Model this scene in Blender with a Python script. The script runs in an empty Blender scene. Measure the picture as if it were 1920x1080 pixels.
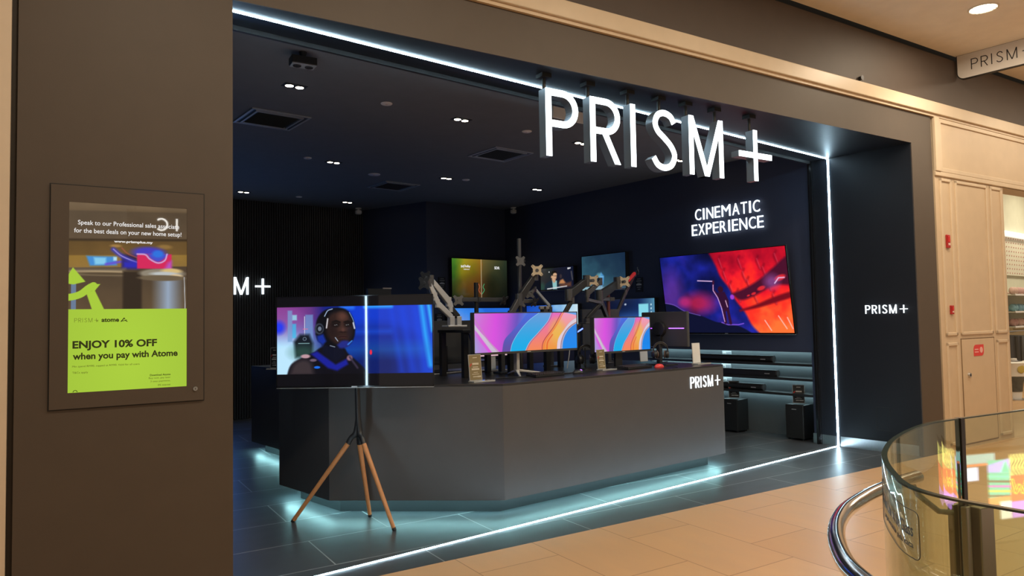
import bpy, math, random
import numpy as np
from mathutils import Matrix, Vector
random.seed(7)
SC = bpy.context.scene
COL = SC.collection
PI = math.pi
R = math.radians

# ------------------------------------------------------------------ camera
EYE = Vector((0.0, 0.0, 1.55))
CAMROT = Matrix(((0.781, -0.013, -0.624), (-0.624, -0.046, -0.780), (-0.018, 0.999, -0.044)))
def _ortho(m):
    z = m.col[2].normalized(); x = (m.col[0] - z * m.col[0].dot(z)).normalized(); y = z.cross(x)
    return Matrix((x, y, z)).transposed()
CAMROT = _ortho(CAMROT)
FPX = 1342.6
cd = bpy.data.cameras.new('camera'); cam = bpy.data.objects.new('camera', cd); COL.objects.link(cam)
cd.sensor_width = 36; cd.lens = FPX / 1920 * 36; cd.clip_start = 0.05; cd.clip_end = 200
cam.matrix_world = Matrix.Translation(EYE) @ CAMROT.to_4x4()
SC.camera = cam
vs = SC.view_settings
vs.view_transform = 'Standard'; vs.look = 'None'; vs.gamma = 1; vs.use_curve_mapping = False
vs.exposure = 0.0

# ------------------------------------------------------------------ world + lamps of the mall
wd = bpy.data.worlds.new('world'); SC.world = wd; wd.use_nodes = True
bgn = wd.node_tree.nodes['Background']
bgn.inputs[0].default_value = (1.0, 0.82, 0.62, 1); bgn.inputs[1].default_value = 0.30

def lamp(name, kind, loc, power, color, size=0.2, rot=(0, 0, 0), spot=None, blend=0.5):
    l = bpy.data.lights.new(name, kind); l.energy = power; l.color = color
    if kind == 'AREA': l.shape = 'DISK'; l.size = size
    elif kind in ('POINT', 'SPOT'): l.shadow_soft_size = size
    if spot: l.spot_size = R(spot); l.spot_blend = blend
    o = bpy.data.objects.new(name, l); COL.objects.link(o); o.location = loc; o.rotation_euler = rot
    return o
WARM = (1.0, 0.84, 0.62)
# recessed downlights in the mall ceiling
for i, (x, y) in enumerate([(0.7, 1.9), (2.6, 1.7), (4.6, 1.5), (6.4, 1.3), (8.0, 2.4), (10.2, 1.6), (12.5, 1.3), (3.0, -0.6), (5.5, -1.0), (15, 1.0)]):
    lamp('mall_lamp', 'AREA', (x, y, 4.47), 40, WARM, 0.45)

# ------------------------------------------------------------------ materials
def srgb(r, g, b):
    def f(c):
        c /= 255.0
        return c / 12.92 if c <= 0.04045 else ((c + 0.055) / 1.055) ** 2.4
    return (f(r), f(g), f(b))
def L3(a):
    return np.where(a <= 0.04045, a / 12.92, ((a + 0.055) / 1.055) ** 2.4)
MATS = {}
def mat(name, col, rough=0.5, metal=0.0, spec=0.5, var=0.08, scale=6.0, bump=0.0, coat=0.0):
    if name in MATS: return MATS[name]
    m = bpy.data.materials.new(name); m.use_nodes = True; MATS[name] = m
    nt = m.node_tree; b = nt.nodes['Principled BSDF']
    b.inputs['Roughness'].default_value = rough; b.inputs['Metallic'].default_value = metal
    b.inputs['Specular IOR Level'].default_value = spec
    if coat: b.inputs['Coat Weight'].default_value = coat
    tc = nt.nodes.new('ShaderNodeTexCoord'); nz = nt.nodes.new('ShaderNodeTexNoise')
    nz.inputs['Scale'].default_value = scale; nz.inputs['Detail'].default_value = 4
    nt.links.new(tc.outputs['Object'], nz.inputs['Vector'])
    mx = nt.nodes.new('ShaderNodeMix'); mx.data_type = 'RGBA'
    mx.inputs[6].default_value = (*[c * (1 - var) for c in col], 1); mx.inputs[7].default_value = (*[min(1, c * (1 + var)) for c in col], 1)
    nt.links.new(nz.outputs['Fac'], mx.inputs[0]); nt.links.new(mx.outputs[2], b.inputs['Base Color'])
    if bump:
        bp = nt.nodes.new('ShaderNodeBump'); bp.inputs['Strength'].default_value = bump; bp.inputs['Distance'].default_value = 0.002
        n2 = nt.nodes.new('ShaderNodeTexNoise'); n2.inputs['Scale'].default_value = 300
        nt.links.new(tc.outputs['Object'], n2.inputs['Vector']); nt.links.new(n2.outputs['Fac'], bp.inputs['Height'])
        nt.links.new(bp.outputs['Normal'], b.inputs['Normal'])
    return m
def emit(name, col, strength, base=(0.8, 0.8, 0.8)):
    if name in MATS: return MATS[name]
    m = bpy.data.materials.new(name); m.use_nodes = True; MATS[name] = m
    b = m.node_tree.nodes['Principled BSDF']
    b.inputs['Base Color'].default_value = (*base, 1)
    b.inputs['Emission Color'].default_value = (*col, 1); b.inputs['Emission Strength'].default_value = strength
    return m
def tiles(name, c1, c2, joint, w, h, offset, rot, shift, rough, mortar=0.004, spec=0.5, freq=2, veins=0.0, swap=False):
    m = bpy.data.materials.new(name); m.use_nodes = True; nt = m.node_tree; b = nt.nodes['Principled BSDF']
    tc = nt.nodes.new('ShaderNodeTexCoord'); mp = nt.nodes.new('ShaderNodeMapping')
    mp.vector_type = 'TEXTURE'; mp.inputs['Rotation'].default_value = (0, 0, rot)
    nt.links.new(tc.outputs['Object'], mp.inputs['Vector'])
    mp2 = nt.nodes.new('ShaderNodeMapping'); mp2.inputs['Location'].default_value = (*shift, 0)
    if swap: mp2.inputs['Rotation'].default_value = (0, 0, R(90))
    nt.links.new(mp.outputs['Vector'], mp2.inputs['Vector'])
    br = nt.nodes.new('ShaderNodeTexBrick')
    br.inputs['Scale'].default_value = 1; br.inputs['Brick Width'].default_value = w; br.inputs['Row Height'].default_value = h
    br.inputs['Mortar Size'].default_value = mortar; br.inputs['Mortar Smooth'].default_value = 0.1
    br.offset = offset; br.offset_frequency = freq
    br.inputs['Color1'].default_value = (*c1, 1); br.inputs['Color2'].default_value = (*c2, 1); br.inputs['Mortar'].default_value = (*joint, 1)
    nt.links.new(mp2.outputs['Vector'], br.inputs['Vector'])
    nz = nt.nodes.new('ShaderNodeTexNoise'); nz.inputs['Scale'].default_value = 2.2; nz.inputs['Detail'].default_value = 6
    st = nt.nodes.new('ShaderNodeMapping'); st.inputs['Scale'].default_value = (1, 3.0, 1)
    nt.links.new(mp2.outputs['Vector'], st.inputs['Vector']); nt.links.new(st.outputs['Vector'], nz.inputs['Vector'])
    rp = nt.nodes.new('ShaderNodeMapRange'); rp.inputs['To Min'].default_value = 1 - veins; rp.inputs['To Max'].default_value = 1 + veins
    nt.links.new(nz.outputs['Fac'], rp.inputs['Value'])
    ml = nt.nodes.new('ShaderNodeVectorMath'); ml.operation = 'SCALE'
    nt.links.new(br.outputs['Color'], ml.inputs[0]); nt.links.new(rp.outputs['Result'], ml.inputs['Scale'])
    nt.links.new(ml.outputs['Vector'], b.inputs['Base Color'])
    rr = nt.nodes.new('ShaderNodeMapRange'); rr.inputs['To Min'].default_value = rough * 0.85; rr.inputs['To Max'].default_value = rough * 1.2
    nt.links.new(nz.outputs['Fac'], rr.inputs['Value']); nt.links.new(rr.outputs['Result'], b.inputs['Roughness'])
    b.inputs['Specular IOR Level'].default_value = spec
    return m
def ribbed(name, col, period):
    m = mat(name, col, 0.55)
    return m

FACADE = mat('facade_laminate', (0.082, 0.062, 0.048), 0.55, bump=0.05)
BLACKWALL = mat('black_wall_paint', (0.038, 0.045, 0.082), 0.55, scale=3)
REVEAL = mat('black_reveal_laminate', (0.012, 0.014, 0.020), 0.45, spec=0.3)
SLAT = mat('black_slat_panel', (0.020, 0.018, 0.018), 0.6)
CEIL = mat('dark_ceiling_paint', (0.155, 0.158, 0.175), 0.8)
CREAM = mat('cream_wall_paint', (0.62, 0.48, 0.33), 0.42)
CREAMTRIM = mat('cream_moulding', (0.66, 0.53, 0.38), 0.4)
MCEIL = mat('mall_ceiling_paint', (0.86, 0.78, 0.65), 0.8)
FASCIA = mat('brown_fascia_paint', (0.085, 0.063, 0.052), 0.6)
BLACK = mat('matte_black', (0.010, 0.010, 0.011), 0.55)
BPLASTIC = mat('black_plastic', (0.018, 0.018, 0.020), 0.38)
GPLASTIC = mat('dark_grey_plastic', (0.045, 0.045, 0.046), 0.5)
GLOSSBLK = mat('gloss_black', (0.008, 0.008, 0.009), 0.12)
COUNTER = mat('counter_laminate', (0.076, 0.070, 0.070), 0.48, bump=0.04)
CTOP = mat('counter_top_laminate', (0.020, 0.020, 0.023), 0.35)
STEEL = mat('brushed_steel', (0.55, 0.55, 0.56), 0.28, metal=1.0, scale=40)
CHROME = mat('polished_steel_tube', (0.58, 0.58, 0.60), 0.14, metal=1.0)
ALU = mat('silver_aluminium', (0.58, 0.58, 0.59), 0.35, metal=0.45)
DKMETAL = mat('dark_grey_metal', (0.10, 0.10, 0.105), 0.38, metal=0.6)
GOLDPLATE = mat('tan_metal_plate', (0.66, 0.53, 0.36), 0.4, metal=0.3)
WOOD = mat('beech_wood', (0.55, 0.235, 0.085), 0.45, scale=25, var=0.2)
REDP = mat('red_plastic', (0.62, 0.03, 0.03), 0.35)
REDMAT = mat('red_glossy_mouse', (0.80, 0.06, 0.06), 0.3)
WHITEP = mat('white_plastic', (0.78, 0.76, 0.74), 0.4)
WHITEM = mat('white_paint', (0.80, 0.78, 0.74), 0.5)
LEDM = emit('led_white', (0.58, 0.84, 1.0), 40)
LETTER = emit('lit_letter_white', (0.80, 0.93, 1.0), 3.0)
LETTER2 = emit('lit_small_letter_white', (0.80, 0.92, 1.0), 1.8)
COVE = emit('cove_led_cyan', (0.42, 0.90, 0.95), 40)
SHELFLED = emit('shelf_led_cyan', (0.60, 0.92, 1.0), 10)
PURPLE = emit('purple_light_bar', (0.45, 0.08, 1.0), 3.0)
BLUEGLOW = emit('blue_led_glow', (0.02, 0.10, 1.0), 4.0)
BULB = emit('downlight_bulb', (1.0, 0.86, 0.66), 14)
MBULB = emit('mall_downlight_bulb', (1.0, 0.86, 0.60), 6)

# ------------------------------------------------------------------ mesh helpers
WM = {}
class MB:
    def __init__(s): s.v = []; s.f = []
    def add(s, vs_, fs_):
        n = len(s.v); s.v += [Vector(p) for p in vs_]; s.f += [tuple(i + n for i in f) for f in fs_]; return s
    def box(s, c, size, rot=None):
        c = Vector(c); h = [d / 2 for d in size]; pts = []
        for z in (-1, 1):
            for y in (-1, 1):
                for x in (-1, 1):
                    p = Vector((x * h[0], y * h[1], z * h[2]))
                    if rot is not None: p = rot @ p
                    pts.append(c + p)
        return s.add(pts, [(0, 2, 3, 1), (4, 5, 7, 6), (0, 1, 5, 4), (2, 6, 7, 3), (0, 4, 6, 2), (1, 3, 7, 5)])
    def bb(s, a, b): return s.box([(p + q) / 2 for p, q in zip(a, b)], [abs(q - p) for p, q in zip(a, b)])
    def extrude(s, poly, vec):
        vec = Vector(vec); n = len(poly); p = [Vector(q) for q in poly]
        return s.add(p + [q + vec for q in p], [tuple(range(n))[::-1], tuple(range(n, 2 * n))] + [(i, (i + 1) % n, n + (i + 1) % n, n + i) for i in range(n)])
    def cone(s, p0, p1, r0, r1, n=16, caps=True):
        p0 = Vector(p0); p1 = Vector(p1); d = (p1 - p0).normalized()
        a = d.orthogonal().normalized(); b = d.cross(a); pts = []
        for p, r in ((p0, r0), (p1, r1)):
            pts += [p + a * (r * math.cos(2 * PI * i / n)) + b * (r * math.sin(2 * PI * i / n)) for i in range(n)]
        f = [(i, (i + 1) % n, n + (i + 1) % n, n + i) for i in range(n)]
        if caps: f += [tuple(range(n))[::-1], tuple(range(n, 2 * n))]
        return s.add(pts, f)
    def tube(s, path, r, n=10, caps=True, closed=False):
        P = [Vector(p) for p in path]; m = len(P); rs = r if isinstance(r, (list, tuple)) else [r] * m
        pts = []; ref = None
        for i, p in enumerate(P):
            if closed: t = P[(i + 1) % m] - P[i - 1]
            else: t = P[min(i + 1, m - 1)] - P[max(i - 1, 0)]
            t.normalize()
            if ref is None: a = t.orthogonal().normalized()
            else: a = (ref - t * ref.dot(t)).normalized()
            ref = a; b = t.cross(a)
            pts += [p + a * (rs[i] * math.cos(2 * PI * k / n)) + b * (rs[i] * math.sin(2 * PI * k / n)) for k in range(n)]
        f = []
        for i in range(m if closed else m - 1):
            j = (i + 1) % m
            f += [(i * n + k, i * n + (k + 1) % n, j * n + (k + 1) % n, j * n + k) for k in range(n)]
        if caps and not closed: f += [tuple(range(n))[::-1], tuple(range((m - 1) * n, m * n))]
        return s.add(pts, f)
    def beam(s, p0, p1, w, h, w1=None, h1=None, up=(0, 0, 1)):
        p0 = Vector(p0); p1 = Vector(p1); d = (p1 - p0).normalized(); up = Vector(up)
        if abs(d.dot(up)) > 0.98: up = Vector((1, 0, 0))
        sd = d.cross(up).normalized(); u = sd.cross(d); pts = []
        for p, ww, hh in ((p0, w, h), (p1, w1 or w, h1 or h)):
            pts += [p - sd * ww / 2 - u * hh / 2, p + sd * ww / 2 - u * hh / 2, p + sd * ww / 2 + u * hh / 2, p - sd * ww / 2 + u * hh / 2]
        return s.add(pts, [(3, 2, 1, 0), (4, 5, 6, 7), (0, 1, 5, 4), (1, 2, 6, 5), (2, 3, 7, 6), (3, 0, 4, 7)])
    def lathe(s, prof, c, n=24, axis=(0, 0, 1)):
        c = Vector(c); ax = Vector(axis).normalized(); a = ax.orthogonal().normalized(); b = ax.cross(a); pts = []
        for r, z in prof:
            pts += [c + ax * z + a * (r * math.cos(2 * PI * k / n)) + b * (r * math.sin(2 * PI * k / n)) for k in range(n)]
        m = len(prof); f = []
        for i in range(m - 1): f += [(i * n + k, i * n + (k + 1) % n, (i + 1) * n + (k + 1) % n, (i + 1) * n + k) for k in range(n)]
        f += [tuple(range(n))[::-1], tuple(range((m - 1) * n, m * n))]
        return s.add(pts, f)
    def ball(s, c, rx, ry, rz, n=16, m=10, rot=None):
        c = Vector(c); pts = []; f = []
        for i in range(m + 1):
            th = PI * i / m
            for k in range(n):
                p = Vector((rx * math.sin(th) * math.cos(2 * PI * k / n), ry * math.sin(th) * math.sin(2 * PI * k / n), rz * math.cos(th)))
                pts.append(c + (rot @ p if rot is not None else p))
        for i in range(m): f += [(i * n + k, (i + 1) * n + k, (i + 1) * n + (k + 1) % n, i * n + (k + 1) % n) for k in range(n)]
        return s.add(pts, f)
    def stroke(s, path, t, org, ux, uy, dv, scale=(1, 1)):
        """flat ribbon of width t along a 2-D path, thickened by the vector dv"""
        P = [Vector((p[0], p[1])) for p in path]; m = len(P); Lf = []; Rt = []
        for i in range(m):
            a = (P[i] - P[i - 1]).normalized() if i else (P[1] - P[0]).normalized()
            b = (P[i + 1] - P[i]).normalized() if i < m - 1 else a
            n = Vector((-(a + b).y, (a + b).x)).normalized(); k = 1 / max(0.4, n.dot(Vector((-a.y, a.x))))
            Lf.append(P[i] + n * t / 2 * k); Rt.append(P[i] - n * t / 2 * k)
        org = Vector(org); ux = Vector(ux) * scale[0]; uy = Vector(uy) * scale[1]; dv = Vector(dv)
        pts = [org + ux * q.x + uy * q.y for q in Lf + Rt]; pts += [p + dv for p in pts]
        f = []
        for i in range(m - 1):
            f += [(i, i + 1, m + i + 1, m + i), (2 * m + i, 3 * m + i, 3 * m + i + 1, 2 * m + i + 1), (i, 2 * m + i, 2 * m + i + 1, i + 1), (m + i, m + i + 1, 3 * m + i + 1, 3 * m + i)]
        f += [(0, m, 3 * m, 2 * m), (m - 1, 3 * m - 1, 4 * m - 1, 2 * m - 1)]
        return s.add(pts, f)
    def build(s, name, material, parent=None, smooth=False, bevel=0, label=None, local=False, seg=2):
        me = bpy.data.meshes.new(name)
        M = WM[parent.name].inverted() if (parent is not None and not local) else Matrix()
        me.from_pydata([M @ v for v in s.v], [], s.f)
        import bmesh
        bm = bmesh.new(); bm.from_mesh(me); bmesh.ops.recalc_face_normals(bm, faces=bm.faces); bm.to_mesh(me); bm.free()
        me.materials.append(material)
        if smooth: me.polygons.foreach_set('use_smooth', [True] * len(me.polygons))
        return link(name, me, parent, label, bevel, smooth, seg)
def link(name, me, parent=None, label=None, bevel=0, smooth=False, seg=2):
    o = bpy.data.objects.new(name, me); COL.objects.link(o)
    if parent is not None: o.parent = parent; WM[o.name] = WM[parent.name]
    else: WM[o.name] = Matrix()
    if label: o['label'] = label
    if bevel:
        b = o.modifiers.new('bevel', 'BEVEL'); b.width = bevel; b.segments = seg; b.limit_method = 'ANGLE'; b.angle_limit = R(40)
    if smooth:
        e = o.modifiers.new('edges', 'EDGE_SPLIT'); e.split_angle = R(38)
    return o
def thing(name, label, cat, loc=(0, 0, 0), rz=0, group=None):
    o = bpy.data.objects.new(name, None); COL.objects.link(o); o.location = loc; o.rotation_euler = (0, 0, rz)
    o.empty_display_size = 0.1
    WM[o.name] = Matrix.Translation(loc) @ Matrix.Rotation(rz, 4, 'Z')
    return tag(o, label, cat, group)
def tag(o, label, cat, group=None):
    o['label'] = label; o['category'] = cat
    if group: o['group'] = group
    return o
def struct(o): o['kind'] = 'structure'; return o
def dup(root, loc, rz, label, group=None):
    r = root.copy(); COL.objects.link(r); r.location = loc; r.rotation_euler = (0, 0, rz); r['label'] = label
    if group: r['group'] = group
    WM[r.name] = Matrix.Translation(loc) @ Matrix.Rotation(rz, 4, 'Z')
    for ch in list(root.children):
        c = ch.copy(); COL.objects.link(c); c.parent = r
        for g in list(ch.children):
            d = g.copy(); COL.objects.link(d); d.parent = c
    return r
def text(name, s, material, parent, org, ux, uy, w=None, h=None, depth=0.002, bold=0.0, align='l', label=None):
    cu = bpy.data.curves.new('t', 'FONT'); cu.body = s; cu.size = 1; cu.offset = bold; cu.resolution_u = 4
    ob = bpy.data.objects.new('t', cu); COL.objects.link(ob)
    me = bpy.data.meshes.new_from_object(ob); bpy.data.objects.remove(ob)
    co = np.zeros(len(me.vertices) * 3); me.vertices.foreach_get('co', co); co = co.reshape(-1, 3)
    x0, x1 = co[:, 0].min(), co[:, 0].max(); y0, y1 = co[:, 1].min(), co[:, 1].max()
    sy = h / (y1 - y0) if h else w / (x1 - x0); sx = w / (x1 - x0) if w else sy
    if not h: y0 = 0
    off = {'l': x0, 'c': (x0 + x1) / 2, 'r': x1}[align]
    ux = Vector(ux); uy = Vector(uy); nn = ux.cross(uy).normalized(); org = Vector(org); M = WM[parent.name].inverted() if parent else Matrix()
    n = len(co); fr = [org + ux * ((c[0] - off) * sx) + uy * ((c[1] - y0) * sy) + nn * depth for c in co]
    bk = [p - nn * depth for p in fr]
    faces = [tuple(p.vertices) for p in me.polygons]
    ed = {}
    for f in faces:
        for a, b in zip(f, f[1:] + f[:1]): ed[(a, b)] = 1
    side = [(a, a + n, b + n, b) for (a, b) in ed if (b, a) not in ed]
    m2 = bpy.data.meshes.new(name)
    m2.from_pydata([M @ p for p in fr + bk], [], faces + [tuple(i + n for i in f[::-1]) for f in faces] + side)
    bpy.data.meshes.remove(me); m2.materials.append(material)
    return link(name, m2, parent, label)

# points in the room from sight lines (each call fixes the real depth)
def ray(x, y): return (CAMROT @ Vector((x - 960, 540 - y, -FPX)))
def WY(x, y, Y): d = ray(x, y); return EYE + d * (Y / d.y)
def WX(x, y, X): d = ray(x, y); return EYE + d * (X / d.x)
def WZ(x, y, Z=0): d = ray(x, y); return EYE + d * ((Z - EYE.z) / d.z)

# front plane of the shop (turned about 6.5 degrees against the portal)
FA = -math.atan(0.114)
EU = Vector((math.cos(FA), math.sin(FA), 0)); EN = Vector((-math.sin(FA), math.cos(FA), 0))   # along, into the shop
def fy(X, off=0): return 3.85 - 0.114 * (X - 3.466) + off
def F(X, z, off=0): return Vector((X, fy(X), z)) + EN * off
def fslab(mb, X0, X1, z0, z1, o0, o1):
    a = [F(X0, z0, o0), F(X1, z0, o0), F(X1, z1, o0), F(X0, z1, o0)]
    return mb.extrude(a, EN * (o1 - o0))

# ------------------------------------------------------------------ canvas for the pictures that screens show
class Cv:
    def __init__(s, nx, ny, col=(0, 0, 0)):
        s.nx, s.ny = nx, ny; s.a = np.ones((ny, nx, 3)) * (np.array(col) / 255.0)
        s.X, s.Y = np.meshgrid((np.arange(nx) + .5) / nx, (np.arange(ny) + .5) / ny); s.asp = nx / ny
    def mix(s, mask, col, al=1.0):
        c = np.array(col) / 255.0 if not isinstance(col, np.ndarray) else col
        m = np.clip(mask * al, 0, 1)[..., None]; s.a = s.a * (1 - m) + c * m; return s
    def add(s, mask, col): s.a = np.clip(s.a + mask[..., None] * np.array(col) / 255.0, 0, 1.2); return s
    def grad(s, stops, t):
        ts = [q[0] for q in stops]; cs = np.array([q[1] for q in stops]) / 255.0
        return np.stack([np.interp(t, ts, cs[:, k]) for k in range(3)], -1)
    def ell(s, cx, cy, rx, ry, col, soft=0.05, al=1.0, rot=0.0):
        dx = s.X - cx; dy = (s.Y - cy) / s.asp
        c, q = math.cos(rot), math.sin(rot); u = (dx * c + dy * q) / rx; v = (-dx * q + dy * c) / (ry / s.asp)
        d = np.sqrt(u * u + v * v); return s.mix(np.clip((1 - d) / soft + .5, 0, 1), col, al)
    def poly(s, pts, col, soft=0.0, al=1.0):
        inside = np.zeros(s.X.shape, bool); n = len(pts); dist = np.full(s.X.shape, 9.0)
        for i in range(n):
            x1, y1 = pts[i]; x2, y2 = pts[(i + 1) % n]
            if y1 != y2:
                c = ((y1 > s.Y) != (y2 > s.Y)) & (s.X < (x2 - x1) * (s.Y - y1) / (y2 - y1) + x1); inside ^= c
            ex, ey = x2 - x1, (y2 - y1) / s.asp; px, py = s.X - x1, (s.Y - y1) / s.asp
            t = np.clip((px * ex + py * ey) / (ex * ex + ey * ey + 1e-9), 0, 1); dist = np.minimum(dist, np.hypot(px - t * ex, py - t * ey))
        w = max(soft, 0.7 / s.nx); sd = np.where(inside, dist, -dist)
        return s.mix(np.clip(sd / w * .5 + .5, 0, 1), col, al)
    def line(s, pts, w, col, soft=None, al=1.0):
        dist = np.full(s.X.shape, 9.0)
        for (x1, y1), (x2, y2) in zip(pts, pts[1:]):
            ex, ey = x2 - x1, (y2 - y1) / s.asp; px, py = s.X - x1, (s.Y - y1) / s.asp
            t = np.clip((px * ex + py * ey) / (ex * ex + ey * ey + 1e-9), 0, 1); dist = np.minimum(dist, np.hypot(px - t * ex, py - t * ey))
        soft = soft or 0.7 / s.nx
        return s.mix(np.clip((w / 2 - dist) / soft + .5, 0, 1), col, al)
    def noise(s, sc, seed, oct=4):
        rg = np.random.RandomState(seed); out = np.zeros(s.X.shape); amp = 1; tot = 0
        for o in range(oct):
            k = int(sc * 2 ** o) + 2; g = rg.rand(k + 2, k + 2); x = s.X * k; y = s.Y * k / s.asp
            xi = np.floor(x).astype(int) % k; yi = np.floor(y).astype(int) % k; fx = x - np.floor(x); fy_ = y - np.floor(y)
            fx = fx * fx * (3 - 2 * fx); fy_ = fy_ * fy_ * (3 - 2 * fy_)
            v = g[yi, xi] * (1 - fx) * (1 - fy_) + g[yi, xi + 1] * fx * (1 - fy_) + g[yi + 1, xi] * (1 - fx) * fy_ + g[yi + 1, xi + 1] * fx * fy_
            out += v * amp; tot += amp; amp *= .5
        return out / tot
def spline(pts, n=12):
    P = [np.array(p, float) for p in pts]; P = [2 * P[0] - P[1]] + P + [2 * P[-1] - P[-2]]; out = []
    for i in range(1, len(P) - 2):
        for k in range(n):
            t = k / n
            out.append(tuple(.5 * ((2 * P[i]) + (-P[i - 1] + P[i + 1]) * t + (2 * P[i - 1] - 5 * P[i] + 4 * P[i + 1] - P[i + 2]) * t * t + (-P[i - 1] + 3 * P[i] - 3 * P[i + 1] + P[i + 2]) * t ** 3)))
    out.append(tuple(P[-2])); return out
SCREENMATS = {}
def screenmat(strength, rough=0.1, spec=0.5):
    k = (strength, rough, spec)
    if k in SCREENMATS: return SCREENMATS[k]
    m = bpy.data.materials.new('screen_picture'); m.use_nodes = True; nt = m.node_tree; b = nt.nodes['Principled BSDF']
    at = nt.nodes.new('ShaderNodeAttribute'); at.attribute_name = 'Col'
    b.inputs['Base Color'].default_value = (0.006, 0.006, 0.007, 1); b.inputs['Roughness'].default_value = rough; b.inputs['Specular IOR Level'].default_value = spec
    nt.links.new(at.outputs['Color'], b.inputs['Emission Color']); b.inputs['Emission Strength'].default_value = strength
    SCREENMATS[k] = m; return m
def screen(name, cv, parent, org, ux, uy, w, h, strength=1.0, rough=0.1, spec=0.5, label=None, local=True):
    """a glowing picture panel: grid of points carrying the colours the screen gives off; org = lower left"""
    nx, ny = cv.nx, cv.ny
    org = Vector(org); ux = Vector(ux); uy = Vector(uy)
    M = Matrix() if (local or parent is None) else WM[parent.name].inverted()
    o0 = M @ org; e1 = (M.to_3x3() @ ux) * w; e2 = (M.to_3x3() @ uy) * h
    u = np.linspace(0, 1, nx); v = np.linspace(1, 0, ny); U, V = np.meshgrid(u, v)
    co = np.array(o0)[None, None, :] + U[..., None] * np.array(e1) + V[..., None] * np.array(e2)
    me = bpy.data.meshes.new(name); nv = nx * ny; nf = (nx - 1) * (ny - 1)
    idx = np.arange(nv).reshape(ny, nx)
    q = np.stack([idx[1:, :-1], idx[1:, 1:], idx[:-1, 1:], idx[:-1, :-1]], -1).reshape(-1)
    me.vertices.add(nv); me.vertices.foreach_set('co', co.reshape(-1))
    me.loops.add(nf * 4); me.loops.foreach_set('vertex_index', q.astype(np.int32))
    me.polygons.add(nf); me.polygons.foreach_set('loop_start', np.arange(0, nf * 4, 4, dtype=np.int32)); me.polygons.foreach_set('loop_total', np.full(nf, 4, np.int32))
    me.update(calc_edges=True)
    ca = me.attributes.new('Col', 'FLOAT_COLOR', 'POINT')
    rgba = np.ones((nv, 4)); rgba[:, :3] = L3(np.clip(cv.a, 0, 1.2)).reshape(-1, 3); ca.data.foreach_set('color', rgba.reshape(-1))
    me.materials.append(screenmat(strength, rough, spec))
    return link(name, me, parent, label)

# ================================================================== THE SETTING
ZC = 3.618          # shop ceiling
XR = 8.28           # right wall of the shop
YL = 4.245          # plane of the light portal
# ---- floors
TILE_D = tiles('shop_floor_tiles', (0.042, 0.046, 0.052), (0.050, 0.054, 0.060), (0.30, 0.31, 0.31), 1.2, 0.6, 0.5, FA, (-0.3, -5.17 + 0.6 * 10, 0)[:2], 0.36, 0.0045, veins=0.25)
TILE_M = tiles('mall_floor_tiles', (0.60, 0.375, 0.195), (0.54, 0.325, 0.158), (0.30, 0.17, 0.08), 0.9, 0.6, 0.37, FA, (-6.0, -2.776 + 6.0), 0.38, 0.0035, freq=2, veins=0.10, swap=True)
mb = MB(); mb.extrude([(0.9, 4.14, 0), (8.7, 3.254, 0), (8.7, 12.2, 0), (0.9, 12.2, 0)], (0, 0, -0.2)); struct(mb.build('floor', TILE_D))
# railing line (plan) round the open well of the mall
GL = [(1.402, -6.0), (1.402, -3.0), (1.402, -1.0), (1.402, -0.45), (1.402, -0.1), (1.402, 0.1), (1.402, 0.2), (1.402, 0.301), (1.402, 0.38), (1.402, 0.44), (1.405, 0.50), (1.416, 0.55), (1.44, 0.596), (1.48, 0.636), (1.53, 0.670), (1.595, 0.711), (1.66, 0.747), (1.735, 0.783), (1.805, 0.810), (1.90, 0.842), (2.0, 0.868), (2.105, 0.888), (2.22, 0.904), (2.33, 0.908), (2.42, 0.897), (2.468, 0.889)]
GL2 = [(2.492, 0.884), (2.86, 0.812), (7.0, 0.0), (12.0, -0.9)]
edge = [Vector((p[0], p[1], 0)) for p in GL[:1] + GL[2:] + GL2]
edge_o = [p + Vector((-0.06, 0.06, 0)) if 0.3 < p.y < 0.8 and p.x < 1.7 else p + (Vector((-0.06, 0, 0)) if p.x < 1.41 else Vector((0, 0.06, 0))) for p in edge]
mb = MB()
mb.extrude([(-4, -6, 0)] + [tuple(p) for p in edge_o] + [(30, -4.3, 0), (30, 0.7, 0), (8.7, 3.254, 0), (0.9, 4.14, 0), (-4, 4.70, 0)], (0, 0, -0.35))
o = mb.build('floor_mall', TILE_M); struct(o)
mb = MB(); mb.bb((1, -14, -4.6), (30, 3, -4.4)); struct(mb.build('floor_lower_level', TILE_M))
# ---- shop shell
mb = MB(); mb.bb((0.9, 12.03, 0), (6.2, 12.2, ZC)); struct(mb.build('wall_back', SLAT))
mb = MB()
x = 1.2
while x < 6.08: mb.bb((x, 11.995, 0.01), (x + 0.027, 12.04, ZC)); x += 0.042
o = struct(mb.build('trim_slats', SLAT))
mb = MB(); mb.extrude([(6.1, 12.2, 0), (6.1, 11.99, 0), (6.55, 10.53, 0), (8.6, 10.53, 0), (8.6, 12.2, 0)], (0, 0, ZC)); struct(mb.build('wall_block', BLACKWALL))
NY0, NY1, NZ = 4.55, 7.3, 1.085
mb = MB()
mb.bb((XR, NY0, NZ), (8.62, 10.53, ZC)); mb.bb((XR, NY1, 0), (8.62, 10.53, NZ)); mb.bb((XR, 4.47, 0), (8.62, NY0, ZC))
struct(mb.build('wall_right', BLACKWALL))
mb = MB(); mb.bb((8.56, NY0, 0), (8.62, NY1, NZ)); struct(mb.build('wall_niche', mat('niche_back_laminate', (0.11, 0.12, 0.125), 0.4)))
mb = MB(); mb.bb((0.9, 4.6, 0), (1.1, 12.2, ZC)); struct(mb.build('wall_left', BLACKWALL))
mb = MB(); mb.bb((0.9, 4.45, ZC), (8.7, 12.2, ZC + 0.1)); struct(mb.build('ceiling', CEIL))
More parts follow.
